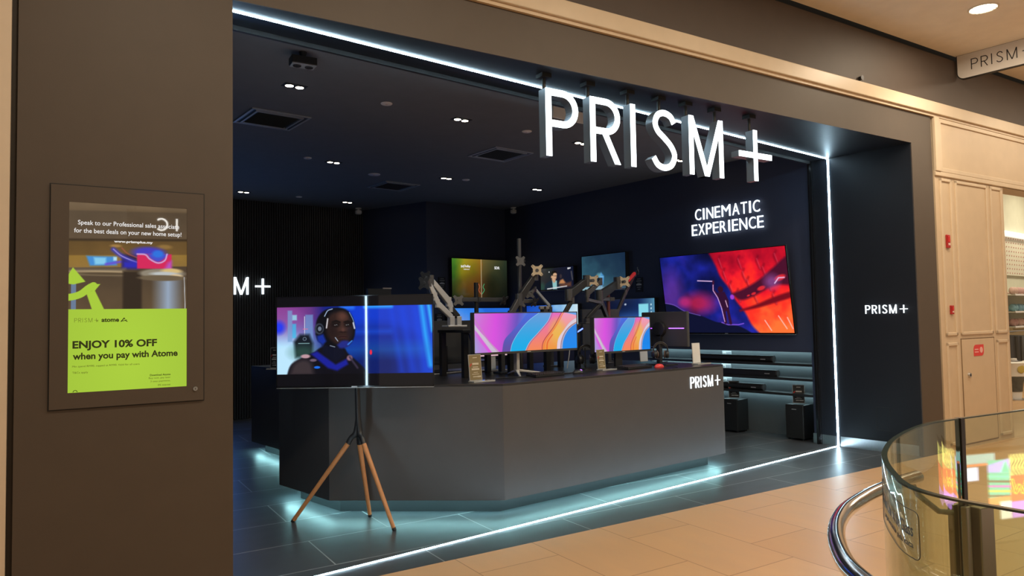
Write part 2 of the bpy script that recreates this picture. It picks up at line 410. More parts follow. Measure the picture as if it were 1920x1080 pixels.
# ---- portal: pillar, header, reveal
mb = MB(); fslab(mb, 0.285, 1.28, 0, 3.75, 0, 0.02); struct(mb.build('wall_pillar', FACADE))
mb = MB(); mb.extrude([F(0.285, 0, 0.02), F(1.28, 0, 0.02), (1.28, 4.6, 0), (0.285, 4.6, 0)], (0, 0, 3.75)); struct(mb.build('wall_pillar_core', REVEAL))
mb = MB(); fslab(mb, 1.28, 8.255, 3.4, 3.75, 0, 0.012); fslab(mb, 8.255, 8.665, 0, 3.75, 0, 0.012); struct(mb.build('wall_front', FACADE))
mb = MB(); mb.extrude([F(1.28, 3.4, 0.012), F(8.255, 3.4, 0.012), (8.255, 4.45, 3.4), (1.28, 4.45, 3.4)], (0, 0, 0.35)); struct(mb.build('wall_header', REVEAL))
mb = MB(); mb.extrude([F(8.255, 0, 0.012), F(8.665, 0, 0.012), (8.665, 4.47, 0), (8.255, 4.47, 0)], (0, 0, 3.75)); struct(mb.build('wall_reveal', REVEAL))
mb = MB(); mb.bb((1.28, 4.45, 3.37), (8.25, 4.475, 3.64)); mb.bb((1.28, 4.55, 3.55), (8.25, 4.57, 3.63)); struct(mb.build('trim_shutter_slot', BLACK))
mb = MB(); mb.bb((8.222, 4.44, 0), (8.30, 4.49, 3.62)); mb.bb((8.20, 4.455, 0.0), (8.225, 4.475, 3.6)); struct(mb.build('trim_shutter_rail', GLOSSBLK))
mb = MB(); mb.extrude([F(8.256, 0.0, 0.05), F(8.246, 0.0, 0.05), (8.246, 4.21, 0.0), (8.256, 4.21, 0.0)], (0, 0, 0.115))
mb.bb((8.246, 4.27, 0), (8.256, 4.435, 0.115)); mb.bb((8.27, 4.49, 0), (8.281, 4.56, 0.115)); struct(mb.build('baseboard_right', STEEL))
mb = MB()
for a, b in (((3.64, 0.235), (3.797, 0.239)), ((3.64, 0.493), (3.797, 0.497)), ((3.64, 0.235), (3.644, 0.497)), ((3.793, 0.235), (3.797, 0.497))):
    mb.bb((8.2535, a[0], a[1]), (8.2565, b[0], b[1]))
struct(mb.build('trim_access_panel', BLACK))
# ---- cornice, fascia, mall ceiling
mb = MB(); fslab(mb, -4, 22, 3.77, 3.905, -0.05, 0.1); struct(mb.build('trim_cornice', CREAMTRIM, bevel=0.008))
mb = MB(); fslab(mb, -4, 22, 3.742, 3.77, -0.025, 0.1); struct(mb.build('trim_cornice_lip', CREAM))
mb = MB(); fslab(mb, -4, 22, 3.905, 4.48, 0.0, 0.1); struct(mb.build('wall_fascia', FASCIA))
mb = MB(); fslab(mb, -4, 22, 4.48, 4.62, 0.06, 0.1); struct(mb.build('trim_shadow_gap', BLACK))
mb = MB(); mb.extrude([(-4, -2.2, 4.53), (30, -6.0, 4.53)] + [tuple(F(x, 4.53, -0.005)) for x in (30, -4)], (0, 0, 0.1)); struct(mb.build('ceiling_mall', MCEIL))
mb = MB(); fslab(mb, -4, 0.258, 0, 3.75, -0.02, 0.4); struct(mb.build('wall_neighbour', mat('beige_wall_paint', (0.70, 0.58, 0.45), 0.6)))
mb = MB(); fslab(mb, 0.25, 0.29, 0, 3.75, 0.03, 0.4); struct(mb.build('trim_pillar_gap', mat('dark_brown_gap', (0.03, 0.022, 0.016), 0.6)))
# ---- the pilaster of the next shop
mb = MB(); fslab(mb, 8.70, 10.27, 0, 3.745, 0.0, 0.25); struct(mb.build('wall_pilaster', CREAM))
mb = MB(); fslab(mb, 8.66, 8.705, 0, 3.745, 0.02, 0.25); struct(mb.build('trim_pilaster_gap', BLACK))
def frame(mb, X0, X1, z0, z1, t, o0, o1):
    fslab(mb, X0, X1, z0, z0 + t, o0, o1); fslab(mb, X0, X1, z1 - t, z1, o0, o1); fslab(mb, X0, X0 + t, z0, z1, o0, o1); fslab(mb, X1 - t, X1, z0, z1, o0, o1)
mb = MB()
fslab(mb, 8.70, 8.80, 3.13, 3.742, -0.03, 0.02); frame(mb, 8.80, 14, 3.13, 3.742, 0.05, -0.02, 0.02); fslab(mb, 8.70, 14, 3.08, 3.13, -0.02, 0.02)
for a, b in ((8.79, 9.04), (9.12, 9.86), (9.93, 10.22)):
    frame(mb, a, b, 1.28, 3.06, 0.035, -0.014, 0.01); 
for a, b in ((8.79, 9.04), (9.93, 10.22)): frame(mb, a, b, 0.06, 1.20, 0.035, -0.014, 0.01)
struct(mb.build('trim_pilaster_panels', CREAMTRIM, bevel=0.006))
mb = MB(); fslab(mb, 8.80, 14, 3.13, 3.742, -0.004, 0.25); fslab(mb, 10.27, 14, 3.08, 3.13, 0.0, 0.25); struct(mb.build('wall_shop_header', CREAM))
hatch = thing('service_hatch', 'cream service hatch with round lock and red sticker in the pilaster', 'hatch', F(9.49, 0.1))
mb = MB(); fslab(mb, 9.12, 9.86, 0.05, 1.225, -0.008, 0.0); mb.build('hatch_door', CREAM, hatch, bevel=0.003)
mb = MB(); frame(mb, 9.105, 9.875, 0.035, 1.24, 0.006, -0.004, 0.002); mb.build('hatch_gap', mat('brown_gap', (0.16, 0.10, 0.05), 0.6), hatch)
c = F(9.24, 0.82, -0.008); mb = MB(); mb.cone(c, c - EN * 0.02, 0.028, 0.024, 24); lk = mb.build('lock', STEEL, hatch, smooth=True)
mb = MB(); mb.box(c - EN * 0.021, (0.008, 0.006, 0.022), Matrix.Rotation(FA, 3, 'Z')); mb.build('keyhole', BLACK, lk)
mb = MB()
def rrect(X0, X1, z0, z1, r, off, corners=(1, 1, 1, 1), n=6):
    pts = []
    for (cx, cz, a0, k) in ((X1 - r, z1 - r, 0, 0), (X0 + r, z1 - r, 90, 1), (X0 + r, z0 + r, 180, 2), (X1 - r, z0 + r, 270, 3)):
        if corners[k]:
            for i in range(n + 1): pts.append(F(cx + r * math.cos(R(a0 + 90 * i / n)), cz + r * math.sin(R(a0 + 90 * i / n)), off))
        else: pts.append(F(X1 if k in (0, 3) else X0, z1 if k in (0, 1) else z0, off))
    return pts
mb.extrude(rrect(9.37, 9.60, 1.03, 1.16, 0.05, -0.009, (0, 1, 0, 1)), -EN * 0.002); st = mb.build('sticker', mat('red_sticker', (0.72, 0.05, 0.05), 0.4), hatch)
mb = MB(); mb.cone(F(9.54, 1.097, -0.011), F(9.54, 1.097, -0.0125), 0.035, 0.035, 24)
for i in range(2): fslab(mb, 9.39, 9.475, 1.10 - 0.03 * i, 1.112 - 0.03 * i, -0.0125, -0.011)
mb.build('sticker_print', mat('pink_print', (0.85, 0.45, 0.42), 0.5), st)
for (X0, X1, z0, z1, lab, k) in ((8.875, 8.945, 2.27, 2.42, 'larger red fire call point, upper one on the cream pilaster', 0), (8.90, 8.96, 1.52, 1.62, 'smaller red fire call point, lower one on the cream pilaster', 1)):
    t = thing('fire_call_point', lab, 'call point', F((X0 + X1) / 2, z0), group='red call points on the pilaster')
    mb = MB(); fslab(mb, X0, X1, z0, z1, -0.02, 0); mb.build('case', mat('dark_red_plastic', (0.42, 0.02, 0.02), 0.4), t, bevel=0.004)
    mb = MB(); fslab(mb, X0 + 0.014, X1 - 0.014, z0 + (z1 - z0) * .42, z1 - 0.014, -0.026, -0.02); mb.build('button', REDP, t, bevel=0.003)
    mb = MB(); fslab(mb, X0 + 0.020, X1 - 0.010, z0 + (z1 - z0) * .2, z0 + (z1 - z0) * .38, -0.0225, -0.02); mb.build('plate', mat('pink_plate', (0.8, 0.5, 0.45), 0.5), t)

# ---- light portal of the shop front
def ledthing(name, lab, a, b, ha, hb):
    t = thing(name, lab, 'light strip', ((a[0] + b[0]) / 2, YL, min(a[2], b[2])), group='light strips of the portal')
    mb = MB(); mb.bb(a, b); mb.build('diffuser', LEDM, t)
    mb = MB(); mb.bb(ha, hb); mb.build('channel', ALU, t)
    return t
W = 0.009
ledthing('light_strip', 'long white light strip set into the soffit over the shop opening', (1.28, YL - W, 3.394), (8.249, YL + W, 3.4005), (1.28, YL - W - .003, 3.399), (8.25, YL + W + .003, 3.4008))
ledthing('light_strip', 'long white light strip set in the dark tiled floor across the entrance', (1.28, YL - W, -0.001), (8.249, YL + W, 0.003), (1.28, YL - W - .003, -0.001), (8.25, YL + W + .003, 0.001))
ledthing('light_strip', 'upright white light strip on the black reveal at the end of the opening', (8.249, YL - W, 0.0), (8.256, YL + W, 3.4), (8.254, YL - W - .003, 0), (8.2565, YL + W + .003, 3.4))
ledthing('light_strip', 'upright white light strip behind the brown pillar, seen mirrored in the tripod television', (1.279, YL - W, 0.0), (1.286, YL + W, 3.4), (1.2785, YL - W - .003, 0), (1.281, YL + W + .003, 3.4))

# ================================================================== LETTERS
T = 0.108
def arc(cx, cy, r, a0, a1, n=14): return [(cx + r * math.cos(R(a0 + (a1 - a0) * i / n)), cy + r * math.sin(R(a0 + (a1 - a0) * i / n))) for i in range(n + 1)]
def seg(p, q, t):   # slanted stroke with level ends
    hw = t / 2 * math.hypot(q[0] - p[0], q[1] - p[1]) / abs(q[1] - p[1])
    return [(p[0] - hw, p[1]), (p[0] + hw, p[1]), (q[0] + hw, q[1]), (q[0] - hw, q[1])]
def glyphs(t):
    h = t / 2; r = .226
    bowl = [(h, 1 - h)] + arc(.31, .72, .28 - h, 90, -90) + [(h, .44 + h)]
    return {'P': ([[(h, 0), (h, 1)], bowl], []),
            'R': ([[(h, 0), (h, 1)], bowl], [seg((.27, .44 + h), (.53, 0), t)]),
            'I': ([[(h, 0), (h, 1)]], []),
            'S': ([spline([(.50, .80), (.43, .905), (.29, 1 - h), (.15, .905), (.085, .77), (.14, .64), (.29, .53), (.43, .41), (.50, .265), (.43, .11), (.28, h), (.13, .085), (.035, .20)], 6)], []),
            'M': ([[(h, 0), (h, 1)], [(.82 - h, 0), (.82 - h, 1)]], [seg((h * 1.05, 1), (.41, 0), t), seg((.82 - h * 1.05, 1), (.41, 0), t)]),
            '+': ([[(.44, .03), (.44, .95)], [(0, .49), (.88, .49)]], [])}
ADV = {'P': 0, 'R': .815, 'I': 1.667, 'S': 2.07, 'M': 2.90, '+': 4.12}
def letter(mb, ch, org, ux, uz, dv, H, t=T, sx=1.0, shift=True):
    st, po = glyphs(t)[ch]; ux = Vector(ux); uz = Vector(uz); o = Vector(org) + (ux * (ADV[ch] * H * sx) if shift else Vector())
    for p in st: mb.stroke([(x * sx, y) for x, y in p], t, o, ux * H, uz * H, dv)
    for p in po: mb.extrude([o + ux * (x * H * sx) + uz * (y * H) for x, y in p], dv)
    return mb
# big hanging letters: front 10 cm behind the facade plane, 12 cm deep
UP = Vector((0, 0, 1))
LZ, LH = 2.765, 0.512
LX = {'P': 3.50, 'R': 3.917, 'I': 4.328, 'S': 4.553, 'M': 4.984, '+': 5.607}
mounts = {'P': [0.06], 'R': [0.06], 'I': [0.054], 'S': [.29], 'M': [.06, .76], '+': [.44]}
labs = {'P': 'lit letter P hanging from the soffit, first of the big sign', 'R': 'lit letter R hanging between the P and the I', 'I': 'lit letter I hanging as one plain bar', 'S': 'lit letter S hanging between the I and the M',
        'M': 'lit letter M hanging on two black stems', '+': 'lit plus sign hanging at the end of the big sign'}
SIDE = mat('letter_side_grey', (0.16, 0.18, 0.20), 0.4, metal=0.3)
for ch in 'PRISM+':
    org = F(LX[ch], LZ, 0.10)
    t = thing('hanging_letter', labs[ch], 'sign letter', org, group='big lit letters hanging in the entrance')
    mb = MB(); letter(mb, ch, org + EN * 0.006, EU, UP, EN * 0.085, LH, shift=False, t=.100); mb.build('body', SIDE, t)
    mb = MB(); letter(mb, ch, org, EU, UP, EN * 0.006, LH, shift=False, t=.100); mb.build('lit_face', LETTER, t)
    for mx in mounts[ch]:
        top = LZ + LH * (.96 if ch == '+' else .99); p = org + EU * (mx * LH) + EN * 0.065
        mb = MB(); mb.cone((p.x, p.y, top - .02), (p.x, p.y, 3.38), 0.014, 0.014, 12); s_ = mb.build('stem', BLACK, t, smooth=True)
        mb = MB(); mb.box((p.x, p.y, 3.385), (0.085, 0.085, 0.032), Matrix.Rotation(FA, 3, 'Z')); mb.build('ceiling_mount', BLACK, t)
def wallsign(name, lab, chars, org, ux, dv, H, m, sx=1.0, parent=None, t=T, part='letter', cat='sign'):
    r = parent or thing(name, lab, cat, org)
    for ch in chars:
        mb = MB(); letter(mb, ch, org, ux, UP, dv, H, sx=sx, t=t); mb.build(part, m, r)
    return r
# slat wall sign, reveal sign
wallsign('wall_sign', 'white lit sign on the black slatted back wall', 'PRISM+', Vector((2.925, 11.975, 2.04)), (1, 0, 0), (0, -0.03, 0), 0.285, LETTER2)
wallsign('wall_sign', 'small white lit sign on the black reveal beside the upright light strip', 'PRISM+', Vector((8.243, 3.862, 1.543)), (0, -1, 0), (-0.012, 0, 0), 0.096, LETTER2, sx=.95, t=.10)
# experience sign on the right wall
t = thing('wall_sign', 'two-line white lit sign above the big red television', 'sign', (XR, 5.7, 2.66))
a0, a1 = WX(1302, 398, XR - .03), WX(1427, 380, XR - .03); b0, b1 = WX(1297, 443, XR - .03), WX(1434, 425, XR - .03)
for s_, p, q, h_ in (('CINEMATIC', WX(1303, 414.5, XR - .03), WX(1427, 400.5, XR - .03), None), ('EXPERIENCE', WX(1297, 443, XR - .03), WX(1434, 428.5, XR - .03), None)):
    wtot = abs(p.y - q.y)
    hh = 0.155
    z0 = 2.885 if s_[0] == 'C' else 2.675
    # letter by letter so that each stands as its own part
    widths = {'C': .66, 'I': .36, 'N': .74, 'E': .58, 'M': .92, 'A': .72, 'T': .62, 'X': .66, 'P': .60, 'R': .64}
    tot = sum(widths[c] for c in s_); y = p.y
    for c in s_:
        wl = widths[c] / tot * wtot
        lw = .024 if c == 'I' else wl * .80
        text('letter', c, LETTER2, t, (XR - .03, y - wl / 2, z0), (0, -1, 0), (0, 0, 1), w=lw, h=hh, depth=0.012, bold=-0.004, align='c')
        y -= wl
# blade sign across the mall ceiling line
t = thing('blade_sign', 'grey blade sign with black lettering hanging under the mall ceiling', 'sign', (9.26, 3.1, 4.245))
def bladepoly(X, g=0.0):
    y0, y1, z0, z1 = 3.17 - g, 1.62 + g, 4.245 + g, 4.535 - g; r = 0.07; pts = []
    pts += [(X, y0, z1), ]
    for i in range(7): a = R(180 + 90 * i / 6); pts.append((X, y0 - r - r * math.cos(a), z0 + r + r * math.sin(a)))
    for i in range(7): a = R(270 + 90 * i / 6); pts.append((X, y1 + r - r * math.cos(a), z0 + r + r * math.sin(a)))
    return pts + [(X, y1, z1)]
mb = MB(); mb.extrude(bladepoly(9.252), (0.05, 0, 0)); mb.build('edge_band', BLACK, t)
mb = MB(); mb.extrude(bladepoly(9.25, 0.008), (0.054, 0, 0)); mb.build('panel', mat('pale_grey_panel', (0.74, 0.70, 0.66), 0.5), t)
for ch in 'PRISM+':
    mb = MB(); letter(mb, ch, Vector((9.247, 3.02, 4.335)), (0, -1, 0), UP, (0.004, 0, 0), 0.122, t=.075, sx=1.0); mb.build('letter', BLACK, t)

# ================================================================== ADVERTISING SCREEN IN THE PILLAR
KX, KZ = 0.426, 1.146
kiosk = thing('advertising_screen', 'upright lit advertising screen with green lower half in the brown pillar', 'advertising screen', F(KX, KZ), FA)
KW, KH = 0.705, 1.12
def kl(x, z, off=0): return F(KX, KZ) + EU * x + UP * z + EN * off
def kbox(mb, x0, x1, z0, z1, o0, o1): return mb.extrude([kl(x0, z0, o0), kl(x1, z0, o0), kl(x1, z1, o0), kl(x0, z1, o0)], EN * (o1 - o0))
mb = MB(); kbox(mb, -.006, KW + .006, -.006, KH + .006, -.002, 0.002); mb.build('gasket', BLACK, kiosk)
sx0, sx1, sz0, sz1 = .078, .622, .078, 1.037
mb = MB(); 
for q in ((0, KW, 0, sz0), (0, KW, sz1, KH), (0, sx0, sz0, sz1), (sx1, KW, sz0, sz1)): kbox(mb, *q, -.012, -.002)
mb.build('frame', FACADE, kiosk)
c = kl(.664, .062, -.012); mb = MB(); mb.cone(c, c - EN * .006, .0125, .0115, 24); lk = mb.build('lock', STEEL, kiosk, smooth=True)
mb = MB(); mb.box(c - EN * .0065, (.003, .002, .009), Matrix.Rotation(FA, 3, 'Z')); mb.build('keyhole', BLACK, lk)
cv = Cv(230, 400, (96, 78, 56)); X, Y = cv.X, cv.Y
cv.a = cv.grad([(0, (120, 100, 76)), (.04, (112, 92, 68)), (.05, (92, 76, 58)), (.19, (100, 82, 62)), (.2, (58, 44, 28)), (.212, (104, 78, 40)), (.28, (112, 84, 42)), (.285, (150, 116, 50)), (.345, (150, 116, 56)), (.35, (80, 64, 48)), (.6, (98, 78, 54))], Y + .02 * X)
nzv = cv.noise(5, 3); cv.a *= (.92 + .16 * nzv)[..., None]
cv.ell(.38, .225, .045, .008, (170, 130, 70), .8); cv.ell(.8, .222, .06, .012, (150, 115, 60), .8)
cv.poly([(.14, .283), (.38, .283), (.39, .33), (.17, .335)], (70, 150, 225), .01); cv.poly([(.2, .29), (.3, .29), (.3, .325), (.21, .328)], (140, 215, 250), .01)
cv.poly([(.36, .285), (.39, .285), (.39, .305), (.36, .305)], (190, 235, 255), .006)
cv.line([(.3, .325), (.42, .31), (.5, .312)], .02, (110, 80, 220), .02)
cv.poly([(.43, .27), (.56, .27), (.56, .345), (.43, .345)], (46, 30, 60), .012)
cv.line(spline([(.36, .245), (.42, .275), (.5, .3), (.58, .32)]), .035, (56, 60, 200), .03); cv.line(spline([(.36, .243), (.42, .275), (.5, .298), (.58, .315)]), .008, (190, 170, 230), .008)
cv.line(spline([(.43, .235), (.48, .265), (.56, .285)]), .010, (170, 90, 70), .01); cv.poly([(.44, .305), (.57, .31), (.57, .345), (.44, .345)], (40, 40, 190), .02)
cv.ell(.66, .255, .14, .03, (70, 60, 200), .6)
cv.poly([(.56, .262), (.86, .262), (.86, .345), (.56, .345)], (225, 35, 95), .006)
cv.poly(spline([(.56, .262), (.64, .263), (.68, .29), (.74, .305), (.79, .29), (.83, .262)]) + [(.83, .262)], (72, 80, 215), .01)
cv.line(spline([(.56, .266), (.63, .268), (.67, .292), (.74, .312), (.8, .297), (.82, .262)]), .012, (215, 190, 240), .01); cv.ell(.74, .262, .05, .02, (40, 120, 235), .6)
cv.poly([(.83, .31), (.86, .30), (.86, .345), (.80, .345)], (190, 90, 210), .02)
cv.poly([(.0, .352), (.46, .346), (.46, .385), (.0, .38)], (122, 108, 88), .02); cv.ell(.3, .372, .32, .012, (196, 170, 130), .9); cv.ell(.3, .376, .3, .008, (90, 74, 54), .9)
cv.poly([(.44, .36), (.6, .36), (.6, .6), (.44, .6)], (48, 36, 26), .012)
cv.ell(.78, .37, .20, .026, (150, 140, 122), .3); cv.ell(.86, .355, .09, .014, (226, 196, 130), .6); cv.ell(.8, .372, .12, .012, (200, 205, 205), .6); cv.ell(.9, .385, .06, .012, (232, 205, 160), .6)
bar = np.clip(1 - np.abs(X - .83) / .15, 0, 1) * (Y > .40)
cv.mix(bar, (158, 176, 200), 1.0); cv.ell(.78, .395, .21, .016, (112, 96, 74), .3)
cv.line([(.975, .39), (.985, .6)], .008, (190, 190, 190)); cv.mix(((X > .02) & (X < .06) & (Y > .42)).astype(float), (110, 130, 160))
GR = (178, 216, 62)
cv.poly([(-.02, .405), (.035, .345), (.135, .42), (.04, .435), (-.02, .43)], GR)
cv.line(spline([(-.03, .502), (.03, .50), (.10, .485), (.16, .455), (.2, .44)]), .062, GR)
cv.poly([(.16, .432), (.255, .432), (.21, .468), (.155, .47)], GR); cv.poly([(.14, .475), (.21, .465), (.29, .57), (.19, .57)], GR)
cv.mix((Y > .566).astype(float), GR); cv.a[Y > .566] *= (1.03 - .10 * (np.hypot(X - .5, Y - .8))[Y > .566])[:, None]
SCR_E = 1.0
org = kl(sx0, sz0, -.003)
picture = screen('picture_panel', cv, kiosk, org, EU, UP, sx1 - sx0, sz1 - sz0, 0.85, 0.02, .5, 'lit picture panel with green lower half', local=False)
DG = mat('dark_green_ink', (0.035, 0.055, 0.006), 0.5); LG = mat('soft_green_ink', (0.16, 0.22, 0.03), 0.5); WT = emit('white_screen_text', (1, 1, 1), .8, (.1, .1, .1))
def kt(s, x, z, w, m, h=None, bold=0.0, align='l', name='text_line'): text(name, s, m, kiosk, kl(sx0 + x, sz0 + z, -.004), EU, UP, w=w, h=h, depth=0.001, bold=bold, align=align)
SW, SH = sx1 - sx0, sz1 - sz0
kt('Speak to our Professional sales associate', SW * .50, SH * .875, SW * .86, WT, .030, 0.006, 'c')
kt('for the best deals on your new home setup!', SW * .495, SH * .832, SW * .91, WT, .030, 0.006, 'c')
kt('www.prismplus.my', SW * .53, SH * .79, SW * .33, WT, .016, 0.03, 'c')
for ch in 'PRISM+':
    mb = MB(); letter(mb, ch, kl(sx0 + .026, sz0 + SH * .366, -.0042), EU, UP, EN * .001, .021, t=.07); mb.build('text_line', LG, kiosk)
kt('x', SW * .225, SH * .368, .008, LG)
kt('atome', SW * .265, SH * .366, SW * .145, DG, .020, 0.035)
mb = MB(); o_ = kl(sx0 + SW * .425, sz0 + SH * .366, -.0042)
mb.stroke([(0, 0), (.5, .85)], .16, o_, EU, UP, EN * .001, (.03, .022)); mb.stroke([(.45, .95), (.62, .6)], .16, o_, EU, UP, EN * .001, (.03, .022)); mb.stroke([(.05, .12), (.5, .25), (.9, .45)], .14, o_, EU, UP, EN * .001, (.03, .022)); mb.stroke([(.62, .4), (1, 0)], .16, o_, EU, UP, EN * .001, (.03, .022)); mb.build('logo_mark', DG, kiosk)
kt('ENJOY 10% OFF', SW * .035, SH * .217, SW * .70, DG, .050, 0.035)
kt('when you pay with Atome', SW * .038, SH * .160, SW * .88, DG, .045, 0.03)
kt('Min spend RM90, capped at RM90. Valid for all users', SW * .035, SH * .128, SW * .55, LG, .012)
kt("T&Cs apply", SW * .035, SH * .096, SW * .125, LG, .012)
kt('Download Atome', SW * .855, SH * .066, SW * .18, DG, .010, 0.02, 'r')
kt('Buy now, pay later', SW * .855, SH * .048, SW * .19, LG, .011, 0.0, 'r')
kt('3 easy payments,', SW * .855, SH * .030, SW * .175, LG, .011, 0.0, 'r')
kt('0% interest', SW * .855, SH * .010, SW * .11, LG, .010, 0.0, 'r')
mb = MB(); mb.stroke(arc(.012, .0, .009, 180, 0, 10), .003, kl(sx0 + .02, sz0 + .002, -.0042), EU, UP, EN * .001); mb.build('logo_mark', DG, kiosk)

# ================================================================== TELEVISIONS
def pilot():
    cv = Cv(460, 265, (10, 9, 14)); X, Y = cv.X, cv.Y; top, bot = .115, .865
    band = ((Y > top) & (Y < bot)).astype(float)
    sky = cv.grad([(0, (120, 60, 140)), (.22, (70, 46, 120)), (.3, (14, 30, 120)), (.5, (14, 60, 210)), (.75, (20, 58, 200)), (.88, (24, 60, 200)), (1, (20, 80, 220))], X)
    cv.mix(band, sky)
    cv.ell(.62, .78, .26, .34, (10, 26, 92), 1.2, .9); cv.ell(.6, .45, .2, .1, (16, 44, 150), 1.0, .8)
    cv.ell(.05, .70, .2, .40, (140, 205, 255), 1.0); cv.ell(.05, .72, .13, .26, (190, 232, 255), .9)
    cv.ell(.06, .2, .18, .22, (150, 66, 150), 1.2, .7); cv.ell(.01, .34, .04, .07, (40, 60, 240), .9)
    for x0, w in ((.78, .05), (.86, .05), (.72, .03)): cv.poly([(x0, top), (x0 + w, top), (x0 + w + .07, bot), (x0 + .07, bot)], (18, 70, 230), .02, .5)
    cv.line([(.93, .1), (.955, .45), (.985, .78)], .026, (40, 170, 255), .03); cv.line([(.975, .1), (1.0, .4)], .018, (60, 190, 255), .02)
    cv.line([(.42, .6), (1, .6)], .03, (30, 130, 220), .12, .55); cv.line([(.57, .122), (.74, .122)], .02, (50, 160, 255), .02); cv.line([(.42, .125), (.49, .125)], .03, (40, 110, 240), .02)
    cv.line([(.5, .4), (.73, .4)], .02, (24, 90, 240), .04, .6)
    # cabin gear at left
    for x0, x1, y0, y1, c in ((.07, .1, .15, .5, (120, 160, 210)), (.1, .125, .3, .46, (60, 190, 235)), (.185, .235, .2, .62, (110, 150, 205)), (.1, .13, .2, .26, (150, 235, 245))):
        cv.poly([(x0, y0), (x1, y0), (x1, y1), (x0, y1)], c, .004, .75)
    cv.line([(.18, .22), (.18, .45)], .004, (210, 220, 240)); cv.line([(.17, .36), (.2, .36)], .004, (230, 110, 150))
    cv.poly([(.11, .5), (.15, .42), (.21, .42), (.235, .52), (.23, .66), (.12, .68)], (20, 26, 36), .012); cv.ell(.18, .47, .012, .02, (130, 150, 170), .3); cv.ell(.18, .47, .009, .015, (24, 30, 40), .3)
    cv.line([(.14, .52), (.21, .52)], .004, (150, 190, 200)); cv.ell(.17, .62, .08, .08, (60, 110, 90), 1.2, .5)
    # shoulders, neck, suit
    cv.poly(spline([(.06, .9), (.09, .76), (.16, .68), (.24, .62), (.3, .56), (.42, .56), (.46, .64), (.5, .7), (.56, .8), (.6, .9)]), (16, 14, 22), .006)
    cv.poly(spline([(.08, .88), (.11, .75), (.17, .7), (.22, .74), (.24, .88)]), (70, 58, 60), .02, .8)
    cv.poly([(.22, .64), (.26, .61), (.38, .76), (.45, .7), (.46, .76), (.39, .83), (.33, .8)], (26, 32, 150), .008)
    cv.ell(.185, .665, .03, .022, (190, 150, 160), .5); cv.ell(.235, .71, .022, .016, (110, 90, 110), .5); cv.ell(.47, .69, .018, .03, (150, 110, 130), .6); cv.line([(.47, .68), (.52, .8)], .012, (60, 50, 70), .01)
    cv.ell(.26, .79, .02, .014, (30, 110, 235), .4); cv.poly([(.29, .5), (.42, .5), (.44, .66), (.38, .74), (.3, .64)], (14, 16, 34), .01)
    # helmet and face
    cv.poly(spline([(.25, .42), (.26, .26), (.31, .155), (.4, .125), (.465, .17), (.5, .28), (.505, .42), (.48, .52), (.43, .57), (.33, .55), (.27, .5), (.25, .42)]), (12, 12, 18), .006)
    cv.poly(spline([(.325, .3), (.35, .2), (.41, .17), (.46, .21), (.485, .3), (.485, .42), (.46, .5), (.41, .54), (.36, .5), (.33, .42), (.325, .3)]), (50, 33, 29), .012)
    cv.ell(.425, .225, .03, .05, (104, 66, 54), 1.2, .7); cv.ell(.40, .365, .022, .03, (72, 46, 38), 1.2, .7); cv.ell(.462, .36, .014, .03, (74, 50, 48), 1.2, .7); cv.ell(.36, .38, .035, .09, (36, 24, 24), 1.2, .8); cv.ell(.475, .38, .02, .1, (34, 26, 34), 1.2, .8)
    for ex in (.383, .457): cv.ell(ex, .318, .028, .026, (24, 16, 16), .8); cv.ell(ex, .322, .011, .007, (120, 112, 112), .8); cv.ell(ex + .003, .322, .006, .009, (10, 8, 8), .4); cv.ell(ex + .005, .318, .002, .003, (230, 230, 235), .5)
    cv.line([(.36, .288), (.385, .274), (.41, .29)], .010, (20, 14, 14), .006); cv.line([(.435, .29), (.46, .28), (.48, .295)], .010, (20, 14, 14), .006)
    cv.poly(spline([(.418, .3), (.408, .37), (.414, .40), (.43, .405), (.446, .39), (.44, .36), (.43, .3)]), (70, 46, 40), .014); cv.ell(.428, .400, .024, .012, (28, 17, 17), .9, .8); cv.ell(.43, .375, .010, .02, (96, 62, 54), 1.2, .7)
    cv.ell(.428, .455, .028, .013, (66, 38, 37), .9); cv.line([(.4, .456), (.428, .452), (.456, .456)], .004, (20, 10, 12)); cv.ell(.428, .495, .03, .015, (40, 26, 26), .9)
    cv.ell(.275, .36, .03, .062, (54, 60, 74), .2); cv.ell(.277, .36, .02, .044, (14, 16, 24), .25); cv.ell(.278, .36, .012, .026, (110, 120, 140), .4)
    cv.poly([(.26, .44), (.3, .42), (.32, .5), (.3, .54), (.265, .5)], (22, 46, 150), .008); cv.line([(.33, .25), (.322, .35)], .008, (220, 215, 220), .006); cv.line([(.495, .3), (.503, .36)], .009, (205, 210, 230), .006)
    cv.line(spline([(.31, .22), (.33, .16), (.36, .14)]), .006, (150, 170, 200)); cv.line(spline([(.47, .18), (.49, .25), (.5, .3)]), .004, (120, 150, 190))
    cv.poly(spline([(.39, .545), (.42, .5), (.46, .5), (.475, .53), (.45, .57), (.41, .58), (.39, .545)]), (34, 42, 130), .008); cv.line([(.378, .46), (.395, .5)], .005, (160, 170, 190)); cv.line([(.46, .54), (.485, .5)], .008, (60, 130, 230), .006)
    cv.line([(.345, .55), (.375, .565)], .005, (130, 140, 160)); cv.ell(.606, .63, .008, .028, (230, 40, 70), .4)
    for m_ in (Y <= top, Y >= bot): cv.a[m_] = np.array((12, 10, 14)) / 255.0
    return cv
